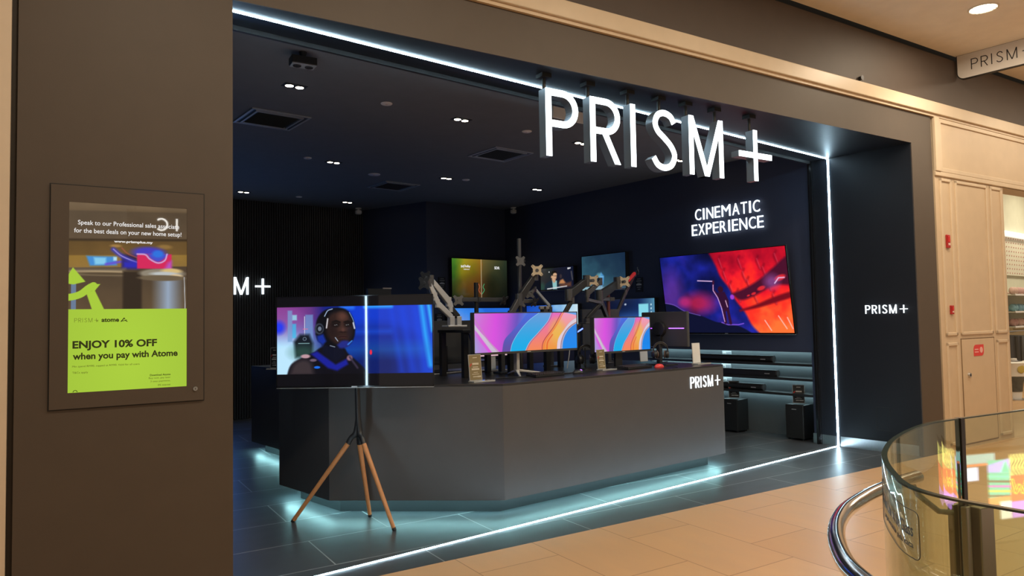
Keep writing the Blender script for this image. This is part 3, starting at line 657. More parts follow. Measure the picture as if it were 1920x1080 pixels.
def waves(nx, ny):
    cv = Cv(nx, ny, (214, 110, 220)); X, Y = cv.X, cv.Y
    cv.a = cv.grad([(0, (196, 150, 222)), (.1, (216, 110, 216)), (.2, (222, 80, 228)), (.3, (190, 84, 214)), (.4, (110, 84, 196)), (.5, (80, 130, 230)), (.6, (110, 170, 240))], X + .05 * Y)
    blend = np.clip((Y - .1) / .9, 0, 1)
    cv.ell(.0, .9, .22, .7, (226, 90, 230), 1.0, .6)
    def region(left, right, ctop, cbot):
        l = spline(left, 8); r = spline(right, 8); g = cv.grad([(0, ctop), (1, cbot)], Y); m = Cv(nx, ny, (0, 0, 0)); m.poly(l + r[::-1], (255, 255, 255)); cv.mix(m.a[..., 0], g)
    B1 = [(.62, -.02), (.50, .22), (.405, .51), (.345, .78), (.322, 1.02)]; B2 = [(.735, -.02), (.695, .23), (.59, .55), (.51, .78), (.462, 1.02)]
    B3 = [(.845, -.02), (.755, .39), (.665, .70), (.637, .86), (.632, 1.02)]; B4 = [(1.03, .10), (.93, .27), (.865, .47), (.80, .72), (.782, 1.02)]; B5 = [(1.03, .24), (.94, .38), (.88, .55), (.842, .78), (.83, 1.02)]
    region([(.50, -.02), (.42, .25), (.345, .47), (.27, .7), (.245, 1.02)], B1, (70, 110, 230), (100, 78, 165))
    region(B1, B2, (110, 160, 225), (0, 178, 240)); region(B2, B3, (236, 110, 200), (252, 140, 90)); region(B3, B4, (246, 160, 200), (246, 156, 60))
    cv.ell(.79, .5, .07, .3, (242, 196, 70), 1.0, .7)
    region(B4, B5, (222, 212, 226), (232, 210, 226)); region(B5, [(1.05, .2), (1.05, 1.02)], (60, 130, 225), (16, 140, 245))
    def sh(b, d): return [(x + d, y) for x, y in b]
    cv.line(spline(B1, 8), .004, (150, 215, 250)); cv.line(spline(B2, 8), .004, (170, 200, 240)); cv.line(spline(sh(B2, .012), 8), .006, (150, 110, 160), .008)
    cv.line(spline(B3, 8), .007, (176, 50, 70), .006); cv.line(spline(sh(B3, .018), 8), .009, (250, 120, 60), .01)
    cv.line(spline([(.74, .6), (.69, .8), (.68, 1.02)], 8), .010, (232, 90, 40), .01); cv.line(spline(sh(B5, -.008), 8), .005, (130, 44, 44), .006); cv.line(spline(sh(B5, .006), 8), .006, (250, 190, 170), .006)
    region([(-.02, .18), (.04, .42), (.11, .65), (.23, 1.02)], [(-.02, .33), (.03, .5), (.085, .72), (.16, 1.02)], (222, 206, 222), (206, 190, 216))
    cv.line(spline([(-.02, .02), (.05, .36), (.13, .72), (.22, 1.02)], 8), .008, (200, 140, 190), .01)
    cv.poly(spline([(-.02, .45), (.05, .72), (.13, 1.02)], 8) + [(-.02, 1.02)], (196, 130, 226)); cv.poly(spline([(-.02, .3), (.03, .8), (.04, 1.02)], 8) + [(-.02, 1.02)], (160, 180, 220), .03, .7)
    return cv
def dragon():
    cv = Cv(300, 172, (10, 10, 50)); X, Y = cv.X, cv.Y
    n1 = cv.noise(3, 5); n2 = cv.noise(9, 8)
    cv.a = cv.grad([(0, (10, 10, 40)), (.3, (14, 20, 84)), (.55, (24, 30, 130)), (.8, (80, 40, 140)), (1, (70, 30, 110))], np.clip(n1 * .8 + .25 * Y, 0, 1)); cv.a *= (.5 + .9 * n2)[..., None]
    cv.ell(.08, .45, .09, .25, (100, 50, 150), 1.2, .7); cv.ell(.3, .62, .12, .12, (190, 30, 70), 1.2, .8); cv.ell(.18, .6, .05, .06, (190, 40, 110), 1.0, .7)
    m = Cv(300, 172); m.poly(spline([(.42, -.03), (.47, .15), (.5, .3), (.56, .45), (.6, .6), (.66, .75), (.7, .9), (.76, 1.02)], 8) + [(1.05, 1.05), (1.05, -.05)], (255, 255, 255), .01); mk = m.a[..., 0]
    fire = cv.grad([(0, (96, 6, 24)), (.35, (170, 10, 36)), (.55, (226, 22, 40)), (.75, (248, 50, 34)), (1, (255, 110, 50))], np.clip(.25 + .45 * X * Y + .55 * (n2 - .25) + .15 * Y, 0, 1)); cv.mix(mk, fire)
    for k in range(16):
        x0 = .5 + .035 * k + .01 * math.sin(k * 5); y0 = .05 + .14 * (k % 4) + .02 * (k % 3)
        cv.line(spline([(x0 + .015, y0), (x0, y0 + .06), (x0 + .02, y0 + .15)]), .010, (110, 4, 26), .02, .7); cv.line([(x0 + .004, y0 + .03), (x0 + .022, y0 + .15)], .004, (255, 110, 130), .012, .45)
    cv.poly(spline([(.57, .52), (.68, .46), (.8, .36), (.9, .24), (1.02, .12), (1.02, .42), (.92, .44), (.84, .48), (.74, .56), (.64, .6), (.57, .52)], 6), (70, 14, 40), .01); cv.poly(spline([(.62, .72), (.75, .66), (.88, .58), (1.02, .52), (1.02, .58), (.9, .64), (.76, .7), (.62, .74)], 6), (112, 10, 26), .008)
    for cx, cy, a in ((.8, .47, .03), (.74, .53, .018), (.94, .36, .04), (.7, .55, .012)): cv.ell(cx, cy, a, a * .8, (220, 40, 50), .5, .9, -.3)
    cv.ell(.88, .4, .05, .08, (150, 90, 170), 1.2, .6); cv.line([(.9, .42), (.93, .36), (.97, .36)], .007, (225, 190, 230), .006)
    for p in (((.9, .8), (.95, .95)), ((.8, .85), (.84, .97)), ((.96, .82), (.99, .95))): cv.line(p, .006, (255, 190, 180), .005)
    cv.poly(spline([(-.02, .6), (.08, .64), (.17, .72), (.3, .78), (.42, .86), (.5, .88), (.62, .93), (.72, 1.03)], 8) + [(-.02, 1.03)], (12, 16, 44), .004); cv.line(spline([(-.02, .6), (.08, .635), (.17, .72), (.3, .78)], 8), .004, (120, 90, 190), .005)
    cv.line([(.47, .87), (.52, .9), (.6, .9), (.64, .885)], .006, (140, 90, 230), .006)
    # a lone armoured figure on the ridge
    cv.line([(.31, .335), (.44, .355)], .006, (230, 190, 235), .004); cv.line([(.44, .355), (.43, .46), (.47, .55)], .016, (60, 20, 50), .004); cv.ell(.49, .46, .022, .04, (50, 14, 34), .3)
    cv.poly([(.455, .5), (.52, .49), (.545, .6), (.54, .72), (.5, .74), (.475, .66)], (46, 14, 46), .004); cv.line([(.5, .72), (.5, .87)], .022, (50, 16, 44), .004); cv.line([(.53, .72), (.54, .88)], .022, (50, 16, 44), .004)
    cv.line([(.435, .4), (.43, .47), (.46, .56), (.48, .68), (.495, .86)], .005, (230, 180, 235), .004); cv.ell(.575, .56, .016, .03, (150, 60, 200), .5); cv.line([(.52, .6), (.53, .68)], .005, (240, 190, 220), .004)
    return cv
def splitshow():
    cv = Cv(150, 90, (60, 50, 20)); X, Y = cv.X, cv.Y; n = cv.noise(3, 12)
    cv.a = cv.grad([(0, (74, 130, 40)), (.25, (150, 140, 30)), (.5, (150, 104, 34)), (.52, (112, 96, 50)), (.75, (70, 72, 44)), (1, (40, 50, 36))], X + .25 * (n - .5)); cv.a *= np.clip(1.15 - .75 * Y + .3 * (n - .5), .25, 1.2)[..., None]
    cv.ell(.4, .75, .3, .25, (110, 60, 26), 1.3, .6); cv.ell(.7, .75, .12, .3, (16, 26, 14), 1.2, .6)
    cv.line([(.52, 0), (.52, 1)], .008, (235, 225, 190), .006)
    for sg in (-1, 1):
        cv.line(spline([(.52 + .01 * sg, .9), (.52 + .05 * sg, .8), (.52 + .03 * sg, .72), (.52 + .05 * sg, .64)]), .008, (80, 220, 150) if sg > 0 else (235, 120, 90), .006)
    return cv
def newsman():
    cv = Cv(120, 60, (22, 24, 32)); X, Y = cv.X, cv.Y
    cv.a = cv.grad([(0, (44, 46, 52)), (.4, (30, 30, 42)), (1, (20, 26, 50))], X)
    cv.ell(.05, .85, .08, .2, (40, 80, 70), 1.0, .8); cv.poly(spline([(.12, 1.02), (.16, .72), (.3, .6), (.42, .58), (.56, .64), (.6, .8), (.6, 1.02)]), (22, 40, 56), .01)
    cv.poly([(.36, .58), (.5, .6), (.5, 1), (.38, 1)], (150, 205, 205), .01); cv.poly([(.34, .52), (.46, .55), (.46, .66), (.4, .7)], (206, 164, 130), .01)
    cv.ell(.42, .4, .075, .19, (222, 178, 140), .2); cv.ell(.42, .26, .085, .12, (24, 18, 18), .3); cv.ell(.445, .32, .06, .08, (222, 178, 140), .4); cv.ell(.335, .42, .014, .05, (200, 150, 116), .4)
    cv.line([(.43, .38), (.46, .375)], .012, (40, 24, 20), .008); cv.line([(.47, .39), (.488, .385)], .010, (40, 24, 20), .008); cv.line([(.468, .40), (.476, .46)], .008, (180, 130, 100), .008); cv.line([(.44, .52), (.478, .515)], .010, (150, 80, 70), .008)
    cv.ell(.62, .42, .035, .1, (60, 50, 56), .4); cv.poly([(.56, .75), (.6, .6), (.68, .55), (.76, .72), (.72, .78)], (206, 140, 90), .02); cv.poly([(.57, .8), (.92, .7), (.92, .9), (.6, .92)], (104, 66, 52), .03); cv.line([(.93, .25), (.96, .6)], .03, (90, 86, 90), .03)
    cv.poly([(.2, .93), (.8, .86), (.8, .90), (.2, .985)], (225, 225, 228), .006); cv.ell(.27, .18, .014, .03, (240, 240, 240), .5); cv.ell(.84, .09, .02, .045, (240, 240, 240), .4); cv.line([(.86, .09), (.9, .08)], .03, (230, 230, 235), .01)
    return cv
def crystal():
    cv = Cv(120, 80, (36, 70, 92)); X, Y = cv.X, cv.Y; n = cv.noise(4, 21)
    cv.a = cv.grad([(0, (110, 176, 180)), (.35, (56, 104, 122)), (.7, (38, 66, 88)), (1, (28, 50, 76))], np.clip(.55 * X + .5 * (1 - Y) + .35 * (n - .5) + .08, 0, 1))
    cv.poly([(.4, .62), (.45, .5), (.52, .62), (.5, .85), (.46, .95), (.41, .8)], (84, 160, 220), .012); cv.line([(.42, .62), (.5, .64)], .01, (170, 225, 245), .01); cv.poly([(.0, .9), (.35, .84), (.55, .96), (.6, 1.02), (0, 1.02)], (200, 225, 240), .02, .6); cv.ell(.4, .58, .05, .06, (130, 200, 210), 1.0, .6)
    return cv
def skyshow():
    cv = Cv(140, 70, (60, 120, 230)); X, Y = cv.X, cv.Y; n = cv.noise(4, 31)
    cv.a = cv.grad([(0, (40, 110, 225)), (.3, (60, 140, 240)), (.6, (150, 160, 225)), (1, (230, 190, 200))], np.clip(Y * 1.6 - .6 * X + .5 * (n - .4) + .2, 0, 1)); return cv
def iceshow():
    cv = Cv(140, 70, (60, 120, 200)); X, Y = cv.X, cv.Y; n = cv.noise(5, 33)
    cv.a = cv.grad([(0, (20, 70, 180)), (.45, (40, 100, 205)), (.6, (120, 175, 230)), (.8, (175, 215, 240)), (1, (205, 232, 244))], np.clip(X + .25 * (n - .5), 0, 1)); return cv
def menushow():
    cv = Cv(120, 70, (10, 16, 40)); X, Y = cv.X, cv.Y
    cv.a = cv.grad([(0, (10, 14, 36)), (.5, (16, 30, 70)), (.7, (20, 40, 90)), (1, (90, 150, 180))], X)
    cv.poly([(.7, .12), (.88, .12), (.88, .7), (.7, .7)], (140, 225, 240), .006)
    for k in range(7): cv.ell(.93, .14 + .08 * k, .012, .02, (200, 235, 245), .5)
    cv.ell(.45, .12, .02, .02, (200, 210, 230), .8); return cv

def tv(name, lab, cat, w, h, cv, loc, rz, strength=1.0, depth=0.05, bez=0.008, group=None, tilt=0.0, logo=True, rough=0.1):
    """local frame: x along the picture, -y out of the screen, z up from the bottom edge centre"""
    t = thing(name, lab, cat, loc, rz, group)
    T_ = Matrix.Rotation(tilt, 3, 'X')
    M = WM[t.name]
    def wl(x, y, z): return M @ (T_ @ Vector((x, y, z)))
    r3 = M.to_3x3() @ T_
    mb = MB(); mb.box(wl(0, depth / 2, h / 2), (w, depth, h), r3); mb.build('back_shell', BPLASTIC, t, bevel=0.006)
    mb = MB()
    for a in ((0, h - bez / 2, w, bez), (0, bez, w, bez * 2), (-w / 2 + bez / 2, h / 2, bez, h), (w / 2 - bez / 2, h / 2, bez, h)): mb.box(wl(a[0], -.004, a[1]), (a[2], .008, a[3]), r3)
    mb.build('bezel', GLOSSBLK, t)
    mb = MB(); mb.box(wl(0, .004, -.002), (w * .998, .02, .005), r3); mb.build('silver_lip', ALU, t)
    screen('screen', cv, t, wl(-w / 2 + bez, -.002, bez * 2), r3 @ Vector((1, 0, 0)), r3 @ Vector((0, 0, 1)), w - 2 * bez, h - 3 * bez, strength, rough, .5, local=False)
    if logo:
        mb = MB(); mb.box(wl(0, -.009, bez), (.045, .002, .007), r3); mb.build('logo_plate', ALU, t)
    return t

# ---- television on its wooden tripod
TVR = -R(38.6) - R(4.3)
d = ray(665, 726) / FPX * 5.52; tvp = EYE + d
tv('television', 'large television on the wooden tripod stand in front of the counter', 'television', 1.236, 0.708, pilot(), tvp, TVR, 1.0, 0.03, 0.006, rough=0.035)
st = thing('tripod_stand', 'television stand with black pole and three beech wood legs', 'stand', (2.58, 5.10, 0), TVR)
M = WM[st.name]; back = M.to_3x3() @ Vector((0, 1, 0))
pole_b = EYE + ray(672, 800) / FPX * 5.60; pole_t = EYE + ray(669, 690) / FPX * 5.60
mb = MB(); mb.tube([pole_t + Vector((0, 0, .28)), pole_t, pole_b], .021, 14); mb.build('pole', BPLASTIC, st, smooth=True)
mb = MB(); mb.box(pole_t + Vector((0, 0, .2)) - back * .02, (.30, .03, .30), M.to_3x3()); mb.box(pole_t + Vector((0, 0, .2)) - back * .01, (.1, .05, .1), M.to_3x3()); mb.build('mounting_plate', BPLASTIC, st, bevel=.004)
feet = [WZ(548, 979, .0), WZ(694, 969, .0) , WZ(740, 995, .0)]
hubs = [(653, 831, 5.60), (674, 832, 5.66), (682, 832, 5.54)]
hub = MB(); legs = []
for (px, py, dd), ft in zip(hubs, feet):
    top = EYE + ray(px, py) / FPX * dd
    cpt = pole_b + Vector((0, 0, -.02))
    hub.tube(spline([tuple(pole_b + Vector((0, 0, .06))), tuple(cpt * .75 + top * .25), tuple(cpt * .3 + top * .7 + Vector((0, 0, .01))), tuple(top)], 5), [.023] * 8 + [.021] * 8, 12)
    legs.append((top, ft))
hub.build('leg_hub', BPLASTIC, st, smooth=True)
for top, ft in legs:
    dv = (ft - top).normalized()
    mb = MB(); mb.cone(top - dv * .004, ft - dv * .018, .0195, .0155, 16); lg = mb.build('leg', WOOD, st, smooth=True)
    mb = MB(); mb.cone(ft - dv * .02, ft + Vector((0, 0, .001)), .0165, .0150, 16); mb.build('rubber_foot', BLACK, lg)
    mb = MB(); mb.cone(top - dv * .012, top + dv * .002, .0205, .0205, 16); mb.build('collar', BLACK, lg)

# ---- televisions on the walls
TM = -R(90)
redtop, redbot = 8.06, 8.22
b = (WX(1260, 634, redbot) + WX(1498, 627, redbot)) / 2
tlc, trc, brc = WX(1236, 482, redtop), WX(1473, 459, redtop), WX(1498, 627, redbot)
tw = (abs(tlc.y - trc.y)); th = math.hypot(redtop - redbot, trc.z - brc.z)
tv('television', 'huge tilted television showing a red and blue picture on the right wall', 'television', tw, th, dragon(), (redbot, (tlc.y + trc.y) / 2, brc.z), TM, 1.15, .05, .010, 'wall televisions', math.atan2(.16, trc.z - brc.z))
p, q = WY(847, 483, 10.42), WY(953, 560, 10.42)
tv('television', 'television with green and orange picture split by a bright line on the back wall', 'television', q.x - p.x, p.z - q.z, splitshow(), ((p.x + q.x) / 2, 10.44, q.z), 0, .75, .06, .008, 'wall televisions')
dol = bpy.data.objects['television.002'] if 'television.002' in bpy.data.objects else None
sp = [o for o in bpy.data.objects if o.parent and o.parent.get('label', '').startswith('television with green')]
root = sp[0].parent
text('screen_caption', 'Dolby', WT, root, (p.x + .27, 10.436, q.z + (p.z - q.z) * .76), (1, 0, 0), (0, 0, 1), h=.055, bold=.03, depth=.001)
for sg in (0, 1):
    mb = MB(); x0 = p.x + .205 + sg * .028; mb.extrude([(x0 + (.024 if sg else 0), 10.435, q.z + (p.z - q.z) * .765)] + [(x0 + (.024 - .022 * math.sin(a) if sg else .022 * math.sin(a)), 10.435, q.z + (p.z - q.z) * .765 + .023 - .023 * math.cos(a)) for a in [i * PI / 8 for i in range(9)]], (0, -.001, 0)); mb.build('screen_logo', WT, root)
text('screen_caption', 'VISION', WT, root, (p.x + .255, 10.436, q.z + (p.z - q.z) * .715), (1, 0, 0), (0, 0, 1), w=.13, h=.018, bold=.02, depth=.001)
text('screen_caption', 'SDR', WT, root, (q.x - .30, 10.436, q.z + (p.z - q.z) * .755), (1, 0, 0), (0, 0, 1), h=.05, bold=.03, depth=.001)
XF = XR - .08
def rtv(lab, x0, y0, x1, y1, cv, s, zlow=None):
    p, q = WX(x0, y0, XF), WX(x1, y1, XF); zb = zlow if zlow is not None else q.z
    return tv('television', lab, 'television', abs(p.y - q.y), p.z - zb, cv, (XF, (p.y + q.y) / 2, zb), TM, s, .075, .009, 'wall televisions')
rtv('television showing a man in a dark suit, between the green picture and the grey one', 1013, 504, 1077, 542, newsman(), .85)
rtv('television showing a grey-blue underwater picture, above the lower row on the right wall', 1090, 481, 1175, 542, crystal(), .8)
rtv('television with a blue to white picture, low on the right wall behind the monitor arms', 987, 573, 1086, 640, iceshow(), .95, 1.12)
rtv('television with a dark blue menu and a cyan block, low behind the second monitor', 1130, 562, 1230, 620, menushow(), .9, 1.12)
p, q = WY(838, 577, 10.42), WY(958, 575, 10.42)
tv('television', 'wide television with a blue and pink sky picture, low on the back wall', 'television', q.x - p.x - .02, .9, skyshow(), ((p.x + q.x) / 2, 10.44, p.z - .9), 0, .9, .06, .01, 'wall televisions')
# a television low on the slatted wall, hidden by the pillar, throws blue light over floor and ceiling
cvb = Cv(16, 10, (40, 90, 210)); cvb.ell(.5, .5, .5, .5, (90, 160, 250), 1.2)
tv('television', 'television with blue picture on the slatted wall hidden behind the pillar', 'television', 1.2, 0.70, cvb, (3.03, 11.92, 0.95), 0, 6.0, .06, .01, 'wall televisions')
# price plates by the televisions
for px, py, lab, pl in ((829, 532, 'small black price plate left of the green picture television', 'b'), (824, 600, 'small black price plate low beside the wide blue sky television', 'b'), (1198, 534, 'small black price plate right of the grey-blue television', 'r')):
    c = WY(px, py, 10.51) if pl == 'b' else WX(px, py, XR - .012)
    ux, nn = (Vector((1, 0, 0)), Vector((0, -1, 0))) if pl == 'b' else (Vector((0, -1, 0)), Vector((-1, 0, 0)))
    t = thing('price_plate', lab, 'price plate', c, group='price plates on the walls')
    a = c - ux * .07 - UP * .11; mb = MB(); mb.extrude([a, a + ux * .14, a + ux * .14 + UP * .22, a + UP * .22], -nn * .012); mb.build('plate', BLACK, t)
    mb = MB()
    for k, (w_, h_) in enumerate(((.07, .006), (.10, .008), (.06, .006), (.10, .022), (.08, .006), (.05, .006))):
        o_ = c - ux * w_ / 2 + UP * (.085 - .031 * k) + nn * .0002; mb.extrude([o_, o_ + ux * w_, o_ + ux * w_ + UP * h_, o_ + UP * h_], nn * .0012)
    mb.build('print', mat('grey_print', (0.5, 0.5, 0.5), .5), t)

# ================================================================== COUNTERS
CT = 1.04
def ins(poly, d):
    out = []; n = len(poly)
    for i in range(n):
        p0, p1, p2 = Vector(poly[i - 1]), Vector(poly[i]), Vector(poly[(i + 1) % n])
        e1 = (p1 - p0).normalized(); e2 = (p2 - p1).normalized(); n1 = Vector((-e1.y, e1.x)); n2 = Vector((-e2.y, e2.x))
        k = (n1 + n2).normalized(); out.append(tuple(p1 + k * d / max(.3, k.dot(n1))))
    return out
def counter(lab, poly, d, dr=None):
    t = thing('display_counter', lab, 'counter', (poly[0][0], poly[0][1], 0))
    mb = MB(); mb.extrude([(x, y, .118) for x, y in poly], (0, 0, CT - .02 - .118)); mb.build('body', COUNTER, t, bevel=.002)
    mb = MB(); mb.extrude([(x, y, CT - .02) for x, y in poly], (0, 0, .02)); mb.build('worktop', CTOP, t, bevel=.002)
    pi_ = ins(poly, d)
    mb = MB(); mb.extrude([(x, y, 0) for x, y in pi_], (0, 0, .118)); mb.build('plinth', mat('plinth_laminate', (0.018, 0.019, 0.021), .45), t)
    a = ins(poly, d * .24); b = ins(poly, d * .42); mb = MB()
    n = len(poly)
    for i in range(n):
        j = (i + 1) % n; mb.extrude([(a[i][0], a[i][1], .1160), (a[j][0], a[j][1], .1160), (b[j][0], b[j][1], .1160), (b[i][0], b[i][1], .1160)], (0, 0, .0018))
    mb.build('light_strip', COVE, t)
    return t
POLY = [(2.475, 5.50), (3.52, 4.54), (6.42, 4.51), (6.42, 6.35), (2.385, 6.35)]
ctr = counter('large dark counter with cut corner carrying the monitors and monitor arms', POLY, .13)
for ch in 'PRISM+':
    mb = MB(); letter(mb, ch, Vector((5.872, 4.505, .829)), (1, 0, 0), UP, (0, .014, 0), .113, sx=.86, t=.080); mb.build('sign_letter', LETTER2, ctr)
ctr2 = counter('smaller dark counter standing behind, left of the tripod television', [(3.0, 8.90), (3.09, 7.3), (5.6, 7.3), (5.6, 8.90)], .12)

# ---- things on the rear counter
t = thing('monitor', 'black monitor seen from behind on the rear counter above the tripod television', 'monitor', (4.75, 7.7, CT), group='monitors seen from behind')
a_, b_ = WY(689, 541, 7.75), WY(730, 537, 7.75)
mb = MB(); mb.bb((a_.x, 7.74, CT + .14), (b_.x + .02, 7.78, a_.z)); mb.build('back_shell', BPLASTIC, t, bevel=.004)
mb = MB(); mb.bb((a_.x + .2, 7.73, a_.z - .002), (b_.x + .02, 7.75, a_.z + .012)); mb.build('top_edge_sheen', mat('pinkish_edge_sheen', (.6, .5, .45), .4), t)  # pinkish light reflecting off the top edge, painted as a pale strip
mb = MB(); mb.bb(((a_.x + b_.x) / 2 - .03, 7.76, CT), ((a_.x + b_.x) / 2 + .03, 7.79, CT + .2)); mb.bb(((a_.x + b_.x) / 2 - .12, 7.68, CT), ((a_.x + b_.x) / 2 + .12, 7.88, CT + .012)); mb.build('stand', BPLASTIC, t)

GLASSY = mat('clear_acrylic', (.45, .46, .46), .08, spec=.8)
def card(lab, c, w, h, m, rz=0.0, lean=.12, foot=True, base=WHITEP, printm=None, group='price cards on the counter'):
    t = thing('price_card', lab, 'price card', c, rz, group); M = WM[t.name]; r3 = M.to_3x3() @ Matrix.Rotation(-lean, 3, 'X')
    def P(x, y, z): return Vector(c) + r3 @ Vector((x, y, z + .012))
    mb = MB(); mb.extrude([P(-w / 2, 0, 0), P(w / 2, 0, 0), P(w / 2, 0, h), P(-w / 2, 0, h)], r3 @ Vector((0, .004, 0))); mb.build('holder', GLASSY, t)
    mb = MB(); e = .005; mb.extrude([P(-w / 2 + e, -.0025, e), P(w / 2 - e, -.0025, e), P(w / 2 - e, -.0025, h - e), P(-w / 2 + e, -.0025, h - e)], r3 @ Vector((0, .002, 0))); mb.build('card', m, t)
    if printm:
        mb = MB()
        for x, z, ww, hh in ((0, .86, .34, .03), (0.02, .6, .5, .075), (0, .5, .42, .03), (0, .40, .6, .065), (0, .3, .34, .02), (-.02, .23, .55, .02), (-.02, .13, .42, .03), (.26, .12, .28, .05)):
            mb.extrude([P(w * (x - ww / 2), -.0035, h * z), P(w * (x + ww / 2), -.0035, h * z), P(w * (x + ww / 2), -.0035, h * (z + hh)), P(w * (x - ww / 2), -.0035, h * (z + hh))], r3 @ Vector((0, .001, 0)))
        mb.build('print', printm, t)
        mb = MB(); mb.extrude([P(-w * .47, -.0036, h * .55), P(-w * .42, -.0036, h * .53), P(-w * .26, -.0036, h * .63), P(-w * .31, -.0036, h * .66)], r3 @ Vector((0, .001, 0))); mb.build('red_flash', REDP, t)
    if foot:
        mb = MB(); mb.box(Vector(c) + M.to_3x3() @ Vector((.035, -.03, .006)), (w + .09, .085, .012), M.to_3x3()); mb.build('foot', GLASSY, t, bevel=.002)
    return t
FROST = mat('frosted_acrylic', (.80, .80, .79), .3)
TAN_SHEEN = mat('warm_sheen_card', (.26, .20, .10), .22, spec=.7)  # warm reflection of the surroundings painted into the card colour
PRINT = mat('pale_print', (.62, .55, .42), .5)
cA = WZ(893, 716, CT); card('price card coloured with a warm reflection in clear holder at the counter corner near the tripod television', cA, .128, .215, TAN_SHEEN, 0, .1, printm=PRINT)
cB = WZ(1129, 694, CT); card('price card coloured with a warm reflection in clear holder in front of the second monitor', cB, .11, .19, TAN_SHEEN, 0, .1, printm=PRINT)
cC = WZ(1312, 681, CT); cC.x = min(cC.x, 6.30); cC.y = 4.75; card('plain white card holder seen from its back, at the far end of the counter', cC, .135, .215, WHITEM, 0, .05)
cD = WZ(922, 686, CT); cD.y = 5.78; cD.x = WY(922, 686, 5.78).x; card('clear card holder standing behind the wide monitor foot', cD, .11, .13, FROST, 0, .05, foot=False)
cE = WZ(1208, 680, CT); card('clear card holder under the right end of the second monitor', cE, .13, .12, FROST, 0, .05, foot=False)

# ---- monitors
def mon(lab, w, h, cv, c, zb, stand):
    t = thing('monitor', lab, 'monitor', (c[0], c[1], CT), group='monitors facing the entrance')
    mb = MB(); mb.bb((c[0] - w / 2, c[1], zb), (c[0] + w / 2, c[1] + .05, zb + h)); mb.build('back_shell', GPLASTIC, t, bevel=.006)
    mb = MB(); e = .009
    for q in ((-w / 2, w / 2, h - e, h), (-w / 2, w / 2, 0, .02), (-w / 2, -w / 2 + e, 0, h), (w / 2 - e, w / 2, 0, h)): mb.bb((c[0] + q[0], c[1] - .006, zb + q[2]), (c[0] + q[1], c[1] + .002, zb + q[3]))
    mb.build('bezel', GPLASTIC, t)
    screen('screen', cv, t, (c[0] - w / 2 + e, c[1] - .002, zb + .02), (1, 0, 0), (0, 0, 1), w - 2 * e, h - e - .02, .92, .25, .3, local=False)
    mb = MB(); mb.bb((c[0] - .02, c[1] - .0075, zb + .007), (c[0] + .02, c[1] - .006, zb + .013)); mb.build('logo_plate', ALU, t)
    if stand == 'v':
        x = c[0] - .07
        mb = MB(); mb.beam((x, c[1] + .09, CT + .03), (x, c[1] + .09, zb + .2), .05, .035); mb.build('neck', ALU, t, bevel=.004)
        for dx, dy in ((-.10, -.17), (.30, -.12), (.02, .16)):
            mb = MB(); mb.beam((x, c[1] + .09, CT + .05), (x + dx, c[1] + .09 + dy, CT + .006), .032, .022, .018, .011); mb.build('foot', ALU, t, bevel=.003)
    else:
        mb = MB(); mb.bb((c[0] - .05, c[1] + .06, CT), (c[0] + .05, c[1] + .09, zb + .2)); mb.build('neck', BPLASTIC, t, bevel=.004)
        mb = MB(); mb.bb((c[0] - .14, c[1] - .03, CT), (c[0] + .14, c[1] + .18, CT + .012)); mb.build('foot', BPLASTIC, t, bevel=.004)
    return t
p, q = WY(887, 586, 5.0), WY(1083, 656, 5.0)
mon('very wide monitor with colourful wavy picture on a silver splayed foot', q.x - p.x, p.z - 1.248, waves(300, 110), ((p.x + q.x) / 2, 5.0), 1.248, 'v')
p, q = WY(1112, 595, 5.0), WY(1220, 657, 5.0)
mon('second, shorter wide monitor with the wavy picture on a black foot', q.x - p.x, p.z - 1.195, waves(170, 90), ((p.x + q.x) / 2, 5.0), 1.195, 'p')
t = thing('monitor', 'black monitor seen from behind with a purple light bar, at the far counter end', 'monitor', (6.0, 4.92, CT), group='monitors seen from behind')
mb = MB(); mb.bb((5.99, 4.625, 1.235), (6.03, 5.235, 1.602)); mb.build('back_shell', GPLASTIC, t, bevel=.008)
mb = MB(); mb.cone((5.992, 4.98, 1.42), (5.955, 4.98, 1.42), .085, .075, 28); mb.beam((5.97, 4.98, 1.36), (5.97, 4.98, CT + .02), .055, .03); mb.build('stand', BPLASTIC, t, smooth=True)
mb = MB(); mb.bb((5.9, 4.84, CT), (6.1, 5.12, CT + .014)); mb.build('foot', BPLASTIC, t, bevel=.003)
for y0, y1 in ((4.665, 4.86), (5.09, 5.22)):
    mb = MB(); mb.bb((5.984, y0, 1.425), (5.991, y1, 1.432)); mb.build('light_bar', PURPLE, t)
def backmon(lab, x0, x1, y, z0, z1):
    t = thing('monitor', lab, 'monitor', ((x0 + x1) / 2, y, CT), group='monitors seen from behind')
    mb = MB(); mb.bb((x0, y, z0), (x1, y + .035, z1)); mb.build('back_shell', GPLASTIC, t, bevel=.006)
    xm = (x0 + x1) / 2; mb = MB(); mb.bb((xm - .03, y - .045, CT), (xm + .03, y, z0 + .18)); mb.build('neck', BPLASTIC, t, bevel=.003)
    mb = MB(); mb.bb((xm - .13, y - .12, CT), (xm + .13, y + .06, CT + .012)); mb.build('foot', BPLASTIC, t, bevel=.003)
backmon('dark grey monitor seen from behind between the tripod television and the wide monitor', 3.52, 4.36, 6.05, 1.12, 1.55)
backmon('dark grey monitor seen from behind above the second wavy monitor', 5.76, 6.38, 5.92, 1.18, 1.652)

